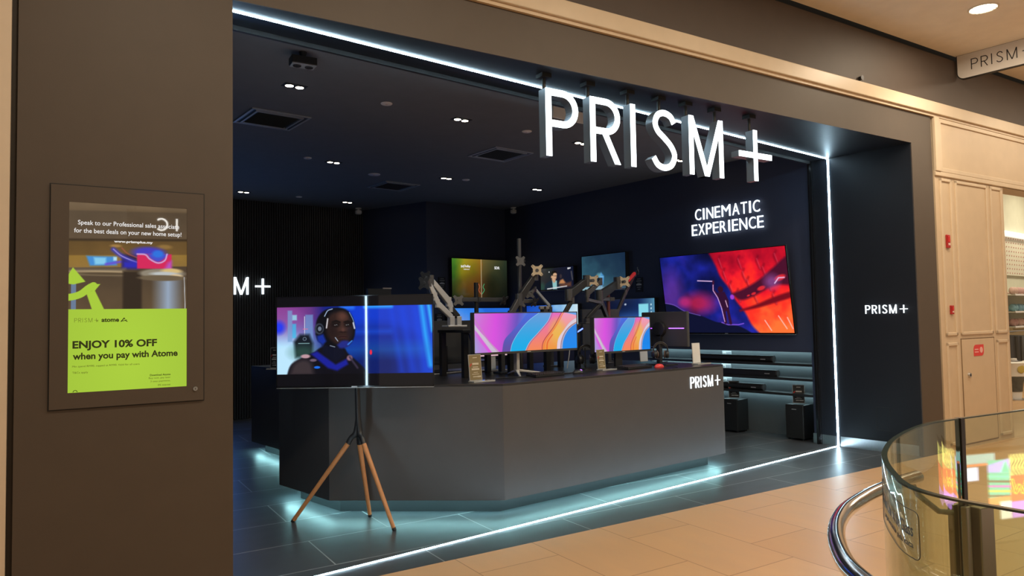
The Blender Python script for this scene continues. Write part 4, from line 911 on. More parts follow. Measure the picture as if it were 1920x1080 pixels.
# ---- riser tables for the arms
def riser(lab, x0, x1, y0, y1, z):
    t = thing('riser_table', lab, 'riser', (x0, y0, CT), group='black riser tables on the counter')
    mb = MB(); mb.bb((x0, y0, z - .025), (x1, y1, z)); mb.build('top', BLACK, t, bevel=.002)
    for xx in (x0 + .035, x1 - .035):
        for yy in (y0 + .03, y1 - .03):
            mb = MB(); mb.bb((xx - .025, yy - .022, CT), (xx + .025, yy + .022, z - .025)); mb.build('leg', BLACK, t)
riser('black riser table beside the tripod television carrying two silver arms', 3.63, 4.22, 5.24, 5.66, 1.465)
riser('black riser table between the two wavy monitors', 4.69, 5.18, 5.34, 5.66, 1.49)

# ---- monitor arms
def vesa(mb, c, n, s=.055, th=.004):
    n = Vector(n).normalized(); u = n.cross(UP).normalized(); v = u.cross(n); pts = []
    for k in range(4):
        a = R(45 + 90 * k); c0 = (math.cos(a) * s * 1.36, math.sin(a) * s * 1.36); tx = (-math.sin(a), math.cos(a))
        for off, rr in ((-.013, 1.0), (0, 1.05), (.013, 1.0)): pts.append((c0[0] * rr + tx[0] * off, c0[1] * rr + tx[1] * off))
        a2 = R(90 + 90 * k)
        for da in (-18, 0, 18): pts.append((math.cos(a2 + R(da)) * s * .80, math.sin(a2 + R(da)) * s * .80))
    return mb.extrude([Vector(c) + u * x + v * y - n * th / 2 for x, y in pts], n * th)
def arm(lab, pts, ws, mats, plate=None, pm=GOLDPLATE, ps=.055, basew=.05, baseh=.09, bm=DKMETAL, tilt=None, cap=None):
    """pts: base point, then joints up to the head"""
    b = Vector(pts[0]); t = thing('monitor_mount', lab, 'monitor arm', b, group='monitor arms on the counter')
    mb = MB(); mb.box(b + Vector((0, 0, .008)), (.13, .11, .016)); mb.box(b + Vector((0, 0, .008 + baseh / 2)), (basew, basew, baseh)); mb.build('base', bm, t, bevel=.004)
    P = [b + Vector((0, 0, baseh))] + [Vector(p) for p in pts[1:]]
    for i in range(len(P) - 1):
        w0, w1 = ws[i]; mb = MB(); mb.beam(P[i], P[i + 1], w0 * .8, w0, w1 * .8, w1); mb.build('arm_segment', mats[i], t, bevel=.006)
    for i in range(1, len(P)):
        r = ws[min(i, len(ws) - 1)][0] * .48; mb = MB(); mb.cone(P[i] - UP * r * 1.5, P[i] + UP * r * 1.5, r, r, 16); mb.build('joint', bm if i < len(P) - 1 else DKMETAL, t, smooth=True)
    if plate:
        pc, pn = plate; pc = Vector(pc); pn = Vector(pn).normalized()
        mb = MB(); mb.beam(P[-1], pc + (P[-1] - pc).normalized() * .004, .03, .03); mb.build('head', DKMETAL, t)
        mb = MB(); vesa(mb, pc, pn, ps); pl = mb.build('mounting_plate', pm, t)
        mb = MB(); mb.cone(pc + pn * .002, pc + pn * .007, .018, .016, 20); mb.build('hub_cap', DKMETAL, pl)
        for k in range(4):
            u = pn.cross(UP).normalized(); v = u.cross(pn); a = R(45 + 90 * k); cc = pc + u * math.cos(a) * ps * 1.25 + v * math.sin(a) * ps * 1.25
            mb = MB(); mb.cone(cc + pn * .002, cc + pn * .004, .005, .005, 10); mb.build('screw', DKMETAL, pl)
    if cap: mb = MB(); mb.beam(cap[0], cap[1], cap[2], cap[2]); mb.build('red_cover', REDP, t)
    return t
CAMN = Vector((-.62, -.78, .05))
Ya = 5.42
arm('silver monitor arm nearest the tripod television with steel-grey plate', [WY(846, 613, Ya - .03), WY(820, 569, Ya - .03), WY(815, 556, Ya - .03), WY(804, 530, Ya - .03)], [(.045, .05), (.05, .045), (.05, .035)], [ALU, ALU, ALU], (WY(795, 531, Ya - .10), (-.9, -.45, .05)), DKMETAL, .05, bm=ALU)
arm('silver and black monitor arm rising to the same corner, behind the nearest arm', [WY(859, 613, Ya + .06), WY(844, 577, Ya + .06), WY(841, 566, Ya + .06), WY(808, 525, Ya + .06)], [(.05, .05), (.055, .055), (.06, .045)], [BPLASTIC, ALU, ALU], (WY(797, 520, Ya + .10), (-.9, -.35, .05)), DKMETAL, .05, bm=ALU)
Yb = 5.55
arm('grey monitor arm with tan plate rising in front of the tall pole', [Vector((WY(940, 640, 5.45).x, 5.45, CT)), WY(957, 590, 5.45), WY(973, 561, 5.45), WY(1003, 516, 5.45)], [(.05, .05), (.055, .055), (.075, .05)], [DKMETAL, DKMETAL, BPLASTIC], (WY(1007, 507, 5.38), CAMN), GOLDPLATE, .052, baseh=.3)
arm('thin grey monitor arm folded behind the wide monitor, topped by the small webcam', [Vector((WY(1031, 600, 5.75).x, 5.75, CT)), WY(1031, 575, 5.75), WY(1003, 542, 5.75)], [(.045, .045), (.035, .028)], [DKMETAL, ALU], (WY(994, 551, 5.70), (-.5, -.8, .1)), DKMETAL, .04, baseh=.4)
arm('thick black monitor arm with tan plate in front of the grey-blue television', [Vector((WY(1050, 604, 5.45).x, 5.45, 1.49)), WY(1073, 562, 5.4), WY(1066, 553, 5.4), WY(1100, 527, 5.4)], [(.045, .045), (.05, .05), (.085, .075)], [BPLASTIC, BPLASTIC, BPLASTIC], (WY(1112, 526, 5.34), CAMN), GOLDPLATE, .052, baseh=.03)
arm('black monitor arm crossing in front of the reddish pole', [Vector((WY(1100, 611, 5.42).x, 5.42, 1.49)), WY(1127, 568, 5.42), WY(1101, 562, 5.36), WY(1101, 550, 5.36), WY(1125, 528, 5.36)], [(.045, .04), (.035, .035), (.035, .035), (.055, .045)], [BPLASTIC, DKMETAL, DKMETAL, DKMETAL], None, baseh=.05)
arm('black monitor arm with tan plate and red cover at the right of the reddish pole', [Vector((WY(1140, 640, 5.62).x, 5.62, CT)), WY(1123, 556, 5.6), WY(1158, 531, 5.6)], [(.05, .05), (.095, .07)], [BPLASTIC, BPLASTIC], (WY(1171, 528, 5.52), (-.75, -.66, .05)), GOLDPLATE, .055, baseh=.5, cap=(WY(1177, 527, 5.56), WY(1190, 512, 5.62), .028))
arm('dark monitor arm with bracket standing out behind the red cover', [Vector((WY(1150, 640, 6.12).x, 6.12, CT)), WY(1173, 548, 6.12), WY(1190, 514, 6.12)], [(.04, .04), (.04, .035)], [BPLASTIC, BPLASTIC], (WY(1196, 508, 6.06), (.7, -.7, .1)), DKMETAL, .045, baseh=.45)
def polearm(lab, px, y, ztop, r, pm, clamps):
    x = WY(px, 560, y).x; t = thing('monitor_pole', lab, 'monitor pole', (x, y, CT), group='upright monitor poles on the counter')
    mb = MB(); mb.cone((x, y, CT + .01), (x, y, ztop), r, r, 18); mb.build('pole', pm, t, smooth=True)
    mb = MB(); mb.box((x, y, CT + .006), (.12, .1, .012)); mb.build('base', BPLASTIC, t, bevel=.002)
    for z, sides in clamps:
        mb = MB(); mb.cone((x, y, z - .025), (x, y, z + .025), r * 1.7, r * 1.7, 18); mb.box((x + r * 1.6, y - r, z), (.03, .03, .025)); cl = mb.build('clamp', BPLASTIC, t, smooth=True)
        for sx, ln, plate in sides:
            mb = MB(); mb.beam((x, y - .02, z), (x + sx * ln, y - .04, z), .03, .042); mb.build('side_arm', DKMETAL, t, bevel=.004)
            if plate:
                pc = Vector((x + sx * ln, y - .08, z - .01)); mb = MB(); mb.cone(pc + Vector((0, .06, 0)), pc, .014, .014, 12); vesa(mb, pc, (sx * .3, -.9, .1 if plate > 0 else -.5), .045); mb.build('mounting_plate', DKMETAL, t)
zt = WY(975, 447, 5.6).z
polearm('tall grey pole with brackets standing above all other poles', 975, 5.62, zt, .021, DKMETAL, [(WY(975, 489, 5.6).z, [(-1, .05, 1)]), (WY(975, 565, 5.6).z, [(-1, .06, 1), (1, .13, -1)])])
polearm('short black pole with two level side arms in front of the green picture television', 893, 5.78, WY(893, 530, 5.78).z, .022, BLACK, [(WY(893, 562, 5.78).z, [(-1, .27, 1), (1, .29, -1)])])
polearm('reddish brown pole rising behind the second wavy monitor', 1140, 5.72, WY(1140, 545, 5.72).z, .022, mat('red_brown_metal', (.20, .07, .065), .35, metal=.5), [(WY(1140, 561, 5.72).z, [(1, .06, 0), (-1, .18, 0)])])
# webcam
c = WY(1016, 577, 5.06); t = thing('webcam', 'small grey webcam sitting on top of the very wide monitor', 'webcam', (c.x, 5.03, 1.62))
topz = WY(1016, 586, 5.0).z
mb = MB(); mb.box((c.x, 5.03, topz + .045), (.115, .03, .032)); mb.build('body', mat('mid_grey_plastic', (.16, .16, .165), .4), t, bevel=.008)
mb = MB(); mb.cone((c.x, 5.016, topz + .045), (c.x, 5.01, topz + .045), .013, .012, 20); mb.build('lens', GLOSSBLK, t)
mb = MB(); mb.box((c.x, 5.03, topz + .014), (.05, .055, .03)); mb.build('clip', BPLASTIC, t, bevel=.003)

# ---- keyboards, mice, headphones
def keyboard(lab, c, w, dp, rz):
    t = thing('keyboard', lab, 'keyboard', (c[0], c[1], CT), rz, 'black keyboards on the counter'); M = WM[t.name]; r3 = M.to_3x3() @ Matrix.Rotation(R(5), 3, 'X')
    def P(x, y, z): return M @ Vector((0, 0, .0160)) + r3 @ Vector((x, y, z))
    mb = MB(); mb.box(P(0, 0, 0), (w, dp, .018), r3); mb.build('case', BLACK, t, bevel=.003)
    nx = int(w / .0235); ny = 5; mb = MB()
    for j in range(ny):
        for i in range(nx):
            if j == 0 and 3 < i < nx - 4:
                if i == 4: mb.box(P(0, -dp / 2 + .015 + 0, .013), ((nx - 8) * .023, .018, .009), r3)
                continue
            mb.box(P(-w / 2 + (i + .5) * w / nx, -dp / 2 + .015 + j * (dp - .03) / (ny - 1), .013), (.019, .018, .009), r3)
    k = mb.build('keys', BPLASTIC, t, bevel=.0015); 
c = WZ(1012, 702, CT); keyboard('black keyboard lying under the very wide monitor beside the purple-lit mouse', (4.22, 4.82), .36, .13, R(4))
c = WZ(1185, 687, CT); keyboard('black keyboard lying in front of the second monitor beside the red mouse', (5.42, 4.84), .40, .14, R(6))
def mouse(lab, c, m, rz, glow):
    t = thing('mouse', lab, 'mouse', (c[0], c[1], CT), rz, 'computer mice on the counter'); M = WM[t.name]
    mb = MB()
    mb.ball(M @ Vector((0, 0, .006)), .058, .031, .034, 24, 14, M.to_3x3()); 
    for v in mb.v: v.z = max(v.z, CT + .001)
    mb.build('shell', m, t, smooth=True)
    mb = MB(); mb.cone(M @ Vector((-.034, -.003, .026)), M @ Vector((-.034, .003, .026)), .011, .011, 16); mb.build('wheel', BLACK, t)
    if glow: mb = MB(); mb.ball(M @ Vector((.03, 0, .03)), .018, .01, .008, 12, 8, M.to_3x3()); mb.build('lit_logo', PURPLE, t, smooth=True)
    cp = [M @ Vector((-.055, 0, .01)), M @ Vector((-.11, .03, .006)), M @ Vector((-.10, .16, .006)), M @ Vector((.05, .26, .006))]
    mb = MB(); mb.tube(spline([tuple(q) for q in cp], 6), .0025, 6); mb.build('cable', BLACK, t, smooth=True)
mouse('black mouse with a purple glow beside the left keyboard', (4.60, 4.80), BPLASTIC, R(-5), True)
mouse('red mouse lying by the right keyboard', (5.66, 4.73), REDMAT, R(170), False)
def headset(lab, c, rz, s, m2):
    t = thing('headset', lab, 'headset', c, rz, 'headsets on the counter'); M = WM[t.name]
    def P(x, y, z): return M @ Vector((x * s, y * s, z * s))
    mb = MB(); mb.tube([P(.085 * math.cos(R(a)), 0, .135 + .095 * math.sin(R(a))) for a in range(-12, 193, 12)], .009 * s, 10); mb.build('headband', BPLASTIC, t, smooth=True)
    mb = MB(); mb.tube([P(.072 * math.cos(R(a)), 0, .142 + .075 * math.sin(R(a))) for a in range(20, 161, 14)], .006 * s, 8); mb.build('inner_band', GPLASTIC, t, smooth=True)
    for sg in (-1, 1):
        mb = MB(); ax = (M.to_3x3() @ Vector((sg, -.25, 0))).normalized(); cc = P(sg * .055, 0, .085)
        mb.lathe([(.034 * s, 0), (.047 * s, .008 * s), (.049 * s, .025 * s), (.040 * s, .040 * s), (.02 * s, .045 * s)], cc, 24, ax); cu = mb.build('ear_cup', BPLASTIC, t, smooth=True)
        mb = MB(); mb.lathe([(.030 * s, -.018 * s), (.046 * s, -.014 * s), (.048 * s, 0), (.034 * s, .003 * s)], cc, 24, ax); mb.build('cushion', m2, cu, smooth=True)
    mb = MB(); mb.tube(spline([tuple(P(-.07, -.02, .06)), tuple(P(-.075, -.07, .045)), tuple(P(-.04, -.11, .035))], 5), .004 * s, 8); mb.build('microphone', GPLASTIC, t, smooth=True)
    return t
def hstand(lab, c, h):
    t = thing('headset_stand', lab, 'headset stand', c, 0, 'headset stands on the counter'); c = Vector(c)
    mb = MB(); mb.cone(c, c + UP * .012, .06, .058, 28); mb.build('foot', BPLASTIC, t, smooth=True)
    mb = MB(); mb.tube([c + UP * .01 + Vector((0, .01, 0)), c + UP * (h - .012) + Vector((0, .01, 0))], .008, 10); mb.build('post', BPLASTIC, t, smooth=True)
h1 = Vector((5.05, 5.15, CT)); hstand('round black stand under the headset left of the second monitor', h1, .225); headset('black headset hanging left of the second monitor', h1 + Vector((0, -.0, .018)), R(-25), .98, BPLASTIC)
h2 = Vector((5.755, 4.785, CT)); hstand('round black stand under the headset at the purple-lit monitor', h2, .25); headset('black headset with brown cushions in front of the purple-lit monitor', h2 + Vector((0, -.0, .055)), R(-38), .86, mat('brown_leather', (.10, .065, .055), .5))
# ---- cables and small bits
def cable(lab, pts, r, m): 
    o = MB().tube(spline([tuple(q) for q in pts], 6), r, 6).build('cable', m, smooth=True); tag(o, lab, 'cable', 'loose cables on the counter')
cable('white cable hanging from the riser between the wavy monitors', [(4.94, 5.31, 1.46), (4.95, 5.28, 1.36), (4.94, 5.27, 1.22), (4.93, 5.3, 1.05)], .005, WHITEP)
cable('black cable looping under the riser beside the tripod television', [(3.8, 5.4, 1.43), (3.83, 5.38, 1.3), (3.9, 5.42, 1.16), (3.86, 5.5, 1.06), (4.1, 5.6, 1.052)], .006, BPLASTIC)
cable('pale cable lying along the counter behind the corner price card', [(3.2, 5.85, 1.046), (3.6, 5.78, 1.046), (4.1, 5.86, 1.046), (4.45, 5.72, 1.046), (4.6, 5.76, 1.046)], .006, WHITEP)
cable('black cable running from the brown-cushioned headset to the right keyboard', [(5.88, 4.80, 1.09), (5.75, 4.93, 1.05), (5.68, 4.97, 1.045), (5.63, 4.90, 1.043)], .004, BLACK)
cable('black cable snaking behind the left keyboard', [(3.75, 4.93, 1.045), (4.0, 4.905, 1.045), (4.3, 4.905, 1.045), (4.6, 4.90, 1.045), (4.9, 4.93, 1.045)], .004, BLACK)
o = MB().tube([(3.84, 5.235, 1.44), (3.835, 5.232, 1.40), (3.84, 5.232, 1.36), (3.86, 5.235, 1.32), (3.875, 5.24, 1.27)], .006, 8).build('light_tube', BLUEGLOW, smooth=True); tag(o, 'blue glowing light tube hanging under the riser near the tripod television', 'light')
t = thing('usb_hub', 'grey hub with a blue light on the riser between the wavy monitors', 'hub', (5.03, 5.24, 1.44)); mb = MB(); mb.bb((4.99, 5.30, 1.40), (5.07, 5.338, 1.462)); mb.build('case', mat('mid_grey_plastic', (.3, .3, .3), .4), t, bevel=.004)
mb = MB(); mb.beam((5.08, 5.30, 1.41), (5.16, 5.30, 1.445), .008, .012); mb.build('light', BLUEGLOW, t)

# ================================================================== SHELVES, SOUNDBARS, SUBWOOFERS
SX = XR + 0.005
zs = [WX(1521.5, 683, SX).z, WX(1523, 711, SX).z, WX(1524, 740.5, SX).z]
names = ['top', 'middle', 'lowest']
for z, nm in zip(zs, names):
    t = thing('wall_shelf', f'{nm} black shelf of the lit niche under the red television', 'shelf', (SX, (NY0 + NY1) / 2, z - .03), group='shelves in the lit niche')
    mb = MB(); mb.bb((SX, NY0, z - .032), (8.56, NY1, z)); mb.build('board', BPLASTIC, t, bevel=.002)
    mb = MB(); mb.bb((8.50, NY0 + .03, z - .038), (8.53, NY1 - .03, z - .0318)); mb.build('light_strip', SHELFLED, t)
t = thing('niche_light', 'thin light strip along the top of the shelf niche', 'light strip', (8.5, 5.9, NZ)); mb = MB(); mb.bb((8.50, NY0 + .03, NZ - .006), (8.53, NY1 - .03, NZ + .0002)); mb.build('light_strip', SHELFLED, t)
def soundbar(lab, px0, px1, pyr, z, r, kind):
    xa = SX + .085
    y1 = WX(px1, pyr, xa - r).y; y0 = WX(px0, pyr, xa - r).y
    t = thing('soundbar', lab, 'soundbar', (xa, (y0 + y1) / 2, z), group='soundbars on the niche shelves')
    mb = MB()
    if kind == 'round': mb.cone((xa, y0 - .02, z + r), (xa, y1 + .02, z + r), r, r, 28)
    else: mb.extrude([(xa - r, y1 + .02, z + .004), (xa - r * .8, y1 + .02, z + 2 * r - .01), (xa - r * .5, y1 + .02, z + 2 * r), (xa + r, y1 + .02, z + 2 * r), (xa + r, y1 + .02, z), (xa - r * .8, y1 + .02, z)], (0, y0 - y1 - .04, 0))
    mb.build('body', BPLASTIC, t, smooth=True)
    for ya, yb in ((y1 + .02, y1), (y0 - .02, y0)):
        mb = MB(); mb.cone((xa, ya, z + r), (xa, yb, z + r), r * 1.06, r * 1.04, 28); mb.build('end_cap', DKMETAL if kind == 'round' else GPLASTIC, t, smooth=True)
    mb = MB(); mb.bb((xa - r - .003, y1 + .10, z + r * .75), (xa - r + .004, y1 + .17, z + r * .75 + .01)); mb.build('logo_plate', ALU, t)
soundbar('round black soundbar with bright end cap on the top niche shelf', 1296, 1448, 676, zs[0], .042, 'round')
soundbar('long black soundbar on the middle niche shelf', 1270, 1456, 703, zs[1], .040, 'flat')
soundbar('short black soundbar on the lowest niche shelf', 1280, 1430, 728, zs[2], .042, 'round')
for (px, py, nm) in ((1363, 663, 'top'), (1362, 687, 'middle'), (1364, 712, 'lowest')):
    c = WX(px, py, 8.553); t = thing('power_socket', f'double power socket on the niche back above the {nm} shelf', 'socket', c, group='sockets in the niche')
    mb = MB(); mb.box(c, (.012, .15, .075)); mb.build('plate', ALU, t, bevel=.003)
    mb = MB(); mb.box(c - Vector((.008, -.03, 0)), (.03, .045, .04)); mb.build('plug', WHITEP, t, bevel=.004)
def sub(lab, cx, cy, w, dp, h, clab):
    t = thing('subwoofer', lab, 'subwoofer', (cx, cy, 0), group='subwoofers on the floor'); z0 = .02
    mb = MB(); mb.bb((cx - dp / 2, cy - w / 2, z0), (cx + dp / 2, cy + w / 2, h)); mb.build('cabinet', mat('satin_black_cabinet', (.012, .0125, .014), .32), t, bevel=.008)
    mb = MB(); mb.bb((cx - dp / 2 - .006, cy - w / 2 + .006, z0 + .006), (cx - dp / 2 + .001, cy + w / 2 - .006, h - .006)); mb.build('grille', BLACK, t, bevel=.003)
    mb = MB(); mb.bb((cx - dp / 2 - .008, cy - .03, h - .06), (cx - dp / 2 - .006, cy + .03, h - .052)); mb.build('logo_plate', ALU, t)
    for sx in (-1, 1):
        for sy in (-1, 1):
            mb = MB(); mb.cone((cx + sx * (dp / 2 - .03), cy + sy * (w / 2 - .03), 0), (cx + sx * (dp / 2 - .03), cy + sy * (w / 2 - .03), z0 + .004), .014, .018, 12); mb.build('foot', BLACK, t)
    card(clab, (cx - dp * .12, cy - .01, h), .14, .225, BLACK, -R(62), .08, printm=mat('white_print', (.7, .68, .66), .5), foot=False, group='price cards on the subwoofers')
sub('black subwoofer by the shutter rail, nearer to the entrance', 8.40, 4.80, .24, .25, .435, 'black price card with white print on the subwoofer by the shutter rail')
sub('black subwoofer partly hidden by the counter end', 8.385, 5.72, .24, .25, .435, 'black price card with white print on the subwoofer by the counter')
c = WZ(509, 684, CT); c2 = Vector((3.30, 8.1, CT)); c2 = WZ(512, 684, CT); c2.y = max(7.4, min(c2.y, 8.6))
cc = WY(511, 668, 8.0); card('clear price card standing at the edge of the smaller rear counter', (cc.x + .02, 8.0, CT), .10, .23, BLACK, R(-50), .04, printm=mat('grey_print', (.5, .5, .5), .5), foot=True)

# ================================================================== SHOP CEILING
def vent(lab, cx, cy, first=None):
    if first: return dup(first, (cx, cy, ZC), 0, lab)
    t = thing('ceiling_vent', lab, 'ceiling vent', (0, 0, 0), 0, 'square ceiling vents'); s = .295
    VM = mat('blue_grey_vent', (.32, .35, .40), .4, metal=.2)
    def ring(a, b, z0, z1):
        mb = MB()
        for q in ((-a, a, -a, -b), (-a, a, b, a), (-a, -b, -b, b), (b, a, -b, b)): mb.bb((q[0], q[2], z0), (q[1], q[3], z1))
        return mb
    ring(s, s - .025, -.012, 0).build('outer_frame', VM, t); ring(s - .055, s - .075, -.016, 0).build('inner_frame', VM, t)
    mb = MB(); mb.bb((-s + .02, -s + .02, -.003), (s - .02, s - .02, -.0005)); mb.build('backing', BLACK, t)
    mb = MB()
    for k in range(15): mb.beam((-.2, -.2 + k * .4 / 14, -.010), (.2, -.2 + k * .4 / 14, -.010), .016, .003, up=(0, .6, 1))
    mb.build('louvres', BLACK, t)
    t.location = (cx, cy, ZC); WM[t.name] = Matrix.Translation(t.location); return t
v1 = vent('square ceiling vent catching blue light, close to the pillar', 2.60, 7.09)
vent('square ceiling vent above the right part of the shop, near the big letter P', 5.45, 7.0, v1)
vent('square ceiling vent deepest in the shop, before the dark wall block', 5.38, 9.57, v1)
def dl(lab, x, y, first=None):
    if first: return dup(first, (x, y, ZC), 0, lab)
    t = thing('twin_downlight', lab, 'downlight', (0, 0, 0), 0, 'twin downlights in the dark ceiling')
    mb = MB(); mb.bb((-.10, -.055, -.004), (.10, .055, 0)); mb.build('frame', BLACK, t)
    for sx in (-1, 1):
        mb = MB(); mb.lathe([(.034, -.010), (.036, -.004), (.034, -.001)], (sx * .046, 0, 0), 20); lm = mb.build('lamp', BULB, t, smooth=True)
        mb = MB(); mb.tube([(sx * .046 + .037 * math.cos(a), .037 * math.sin(a), -.006) for a in [i * PI / 8 for i in range(16)]], .003, 6, closed=True); mb.build('trim_ring', BLACK, lm)
    t.location = (x, y, ZC); WM[t.name] = Matrix.Translation(t.location); return t
DL = [(2.39, 5.97, 'twin downlight nearest to the pillar, under the black twin spot'), (4.17, 6.0, 'twin downlight in the front row halfway to the big letters'), (5.886, 6.01, 'twin downlight seen behind the letters P and R'), (7.615, 5.94, 'twin downlight seen behind the letter S'),
      (3.94, 8.56, 'twin downlight in the middle row, left of the deepest vent'), (5.72, 8.63, 'twin downlight in the middle row, right of the deepest vent'), (7.42, 8.59, 'twin downlight in the middle row, nearest to the right wall'),
      (3.684, 11.27, 'twin downlight close to the slatted wall by the pillar'), (5.451, 11.30, 'twin downlight close to the slatted wall and the wall block')]
d1 = None
for x, y, lab in DL:
    r = dl(lab, x, y, d1); d1 = d1 or r
    lamp('downlight_lamp', 'SPOT', (x, y, ZC - .03), 26, (1, .90, .78), .04, (0, 0, 0), 70, .8)
def disc(lab, x, y, r, first=None):
    t = thing('ceiling_disc', lab, 'ceiling speaker', (x, y, ZC), 0, 'round white ceiling discs')
    mb = MB(); mb.lathe([(r, 0), (r, -.006), (r * .9, -.010)], (x, y, ZC), 32); mb.build('plate', mat('pale_pink_plate', (.80, .74, .73), .5), t, smooth=True)
    mb = MB(); mb.lathe([(r * .22, -.010), (r * .2, -.014)], (x, y, ZC), 20); mb.build('centre', mat('pink_plate_centre', (.75, .55, .53), .5), t, smooth=True)
for x, y, r, lab in ((3.283, 5.957, .055, 'round pale ceiling disc in front of everything, mid-way along the portal'), (5.023, 5.969, .055, 'round pale ceiling disc just left of the big letter P'), (3.57, 8.511, .05, 'round pale ceiling disc left of the middle row downlight'),
                     (4.733, 8.962, .085, 'largest round pale ceiling disc, by the deepest vent'), (6.026, 8.572, .055, 'round pale ceiling disc right of the deepest vent'), (4.562, 11.232, .05, 'round pale ceiling disc deepest in the shop')): disc(lab, x, y, r)
for px, py, lab in ((672, 401, 'white ceiling detector at the corner of the slatted wall'), (963, 393, 'white ceiling detector near the right wall, above the tall pole')):
    d = ray(px, py - 4); c = EYE + d * ((ZC - EYE.z) / d.z)
    if c.y > 10.4 and c.x > 6.4: c.y = 10.25; c.x = WY(px, py, 10.25).x
    if c.x < 6.4: c.y = 11.8; c.x = WY(px, py, 11.8).x
    t = thing('ceiling_detector', lab, 'detector', (c.x, c.y, ZC - .11), 0, 'white detectors at the ceiling')
    mb = MB(); mb.lathe([(.055, 0), (.055, -.02), (.02, -.025), (.02, -.05)], (c.x, c.y, ZC), 24); mb.build('mount', WHITEP, t, smooth=True)
    mb = MB(); mb.lathe([(.055, -.045), (.06, -.06), (.06, -.10), (.04, -.115)], (c.x, c.y, ZC), 24); mb.build('housing', WHITEP, t, smooth=True)
c = EYE + ray(568, 98) * ((ZC - EYE.z) / ray(568, 98).z)
t = thing('twin_spot', 'black box-shaped twin emergency spot hanging at the ceiling behind the portal', 'spot light', (c.x, c.y, ZC - .1), R(-8)); M3 = WM[t.name].to_3x3()
mb = MB(); mb.cone((c.x, c.y, ZC - .05), (c.x, c.y, ZC), .02, .03, 16); mb.build('mount', BLACK, t, smooth=True)
mb = MB(); mb.box((c.x, c.y, ZC - .075), (.19, .11, .06), M3); mb.build('housing', BLACK, t, bevel=.006)
mb = MB(); mb.box((c.x, c.y, ZC - .107), (.18, .10, .006), M3); pl = mb.build('face', mat('grey_face', (.30, .31, .34), .35), t)
for sx in (-.045, .045):
    mb = MB(); q = Vector((c.x, c.y, ZC - .110)) + M3 @ Vector((sx, 0, 0)); mb.cone(q, q - UP * .006, .032, .030, 22); mb.build('lamp', mat('dark_lens', (.04, .04, .05), .15), t, smooth=True)

# ---- pale plate under the shop ceiling, seen through the P and the R
a, b = WY(1036, 199, 4.95), WY(1096, 233, 4.95)
t = thing('hanging_plate', 'pale grey plate hanging under the shop ceiling behind the letters P and R', 'plate', ((a.x + b.x) / 2, 4.95, b.z))
mb = MB(); mb.bb((a.x, 4.94, b.z), (b.x, 4.955, a.z)); mb.build('plate', WHITEP, t, bevel=.002)
for xx in (a.x + .04, b.x - .04): mb = MB(); mb.cone((xx, 4.948, a.z - .01), (xx, 4.948, ZC), .005, .005, 8); mb.build('rod', DKMETAL, t)

# ---- mall ceiling
t = thing('mall_downlight', 'round lit downlight in the beige mall ceiling', 'downlight', (7.99, 2.48, 4.53))
mb = MB(); mb.tube([(7.99 + .125 * math.cos(a), 2.48 + .125 * math.sin(a), 4.528) for a in [i * PI / 16 for i in range(32)]], .010, 8, closed=True); mb.build('trim_ring', mat('pale_trim', (.8, .74, .64), .5), t, smooth=True)
mb = MB(); mb.lathe([(.115, -.003), (.113, -.006)], (7.99, 2.48, 4.53), 32); mb.build('lamp', MBULB, t)
mb = MB()
for k in range(7): mb.beam((7.99 - .10, 2.48 - .09 + k * .03, 4.520), (7.99 + .10, 2.48 - .09 + k * .03, 4.520), .004, .006)
mb.build('louvre', STEEL, t)
lamp('mall_downlight_lamp', 'SPOT', (7.99, 2.48, 4.50), 60, WARM, .08, (0, 0, 0), 110, .7)
c = F(7.28, 4.15, -.012); d = ray(1613, 147)
best = min(((F(x, 0) - EYE), x) [1] if False else x for x in [7.2])
def onF(px, py, off=0):
    d = ray(px, py); p0 = F(3.466, 0, off); n = EN; return EYE + d * ((p0 - EYE).dot(n) / d.dot(n))
c = onF(1613, 147, -.01); t = thing('sprinkler', 'tiny dark sprinkler head on the brown fascia', 'sprinkler', c)
mb = MB(); mb.cone(c + EN * .012, c - EN * .02, .022, .016, 16); mb.build('body', BLACK, t, smooth=True); mb = MB(); mb.cone(c - EN * .02, c - EN * .026, .026, .026, 16); mb.build('deflector', DKMETAL, t)

# ================================================================== SHOP NEXT DOOR (a narrow view past the pilaster)
SW_ = mat('pale_shop_wall', (.62, .60, .46), .6)
DOT = mat('pale_peg_wall', (.70, .66, .52), .5)
mb = MB(); mb.bb((9.5, 5.2, 0), (24, 5.3, 4.6)); struct(mb.build('wall_next_shop', SW_))
mb = MB(); mb.bb((9.5, 3.3, 4.35), (24, 5.3, 4.45)); struct(mb.build('ceiling_next_shop', MCEIL))
mb = MB(); mb.extrude([(8.7, 3.2, -.0), (24, 1.45, 0), (24, 5.3, 0), (8.7, 5.3, 0)], (0, 0, -.05)); o = mb.build('floor_next_shop', TILE_M); o.location.z = .002; struct(o)
lamp('next_shop_lamp', 'AREA', (15.5, 3.9, 4.3), 60, (1, .92, .72), .8); lamp('next_shop_lamp', 'AREA', (18.2, 3.9, 4.3), 60, (1, .92, .72), .8)
a, b = WY(1886, 443, 5.15), WY(1920, 518, 5.15)
t = thing('peg_board', 'cream pegboard with rows of small red dots on the wall of the next shop', 'peg board', (17, 5.15, 2.2))
mb = MB(); mb.bb((a.x - .6, 5.16, b.z), (b.x + 1.5, 5.195, a.z)); mb.build('board', DOT, t)
mb = MB()
for i in range(24):
    for j in range(9):
        x = a.x - .4 + i * .145; z = b.z + .05 + j * (a.z - b.z - .08) / 8; mb.cone((x, 5.162, z), (x, 5.155, z), .016, .016, 8)
mb.build('dots', mat('dusty_red_dots', (.45, .18, .14), .5), t)
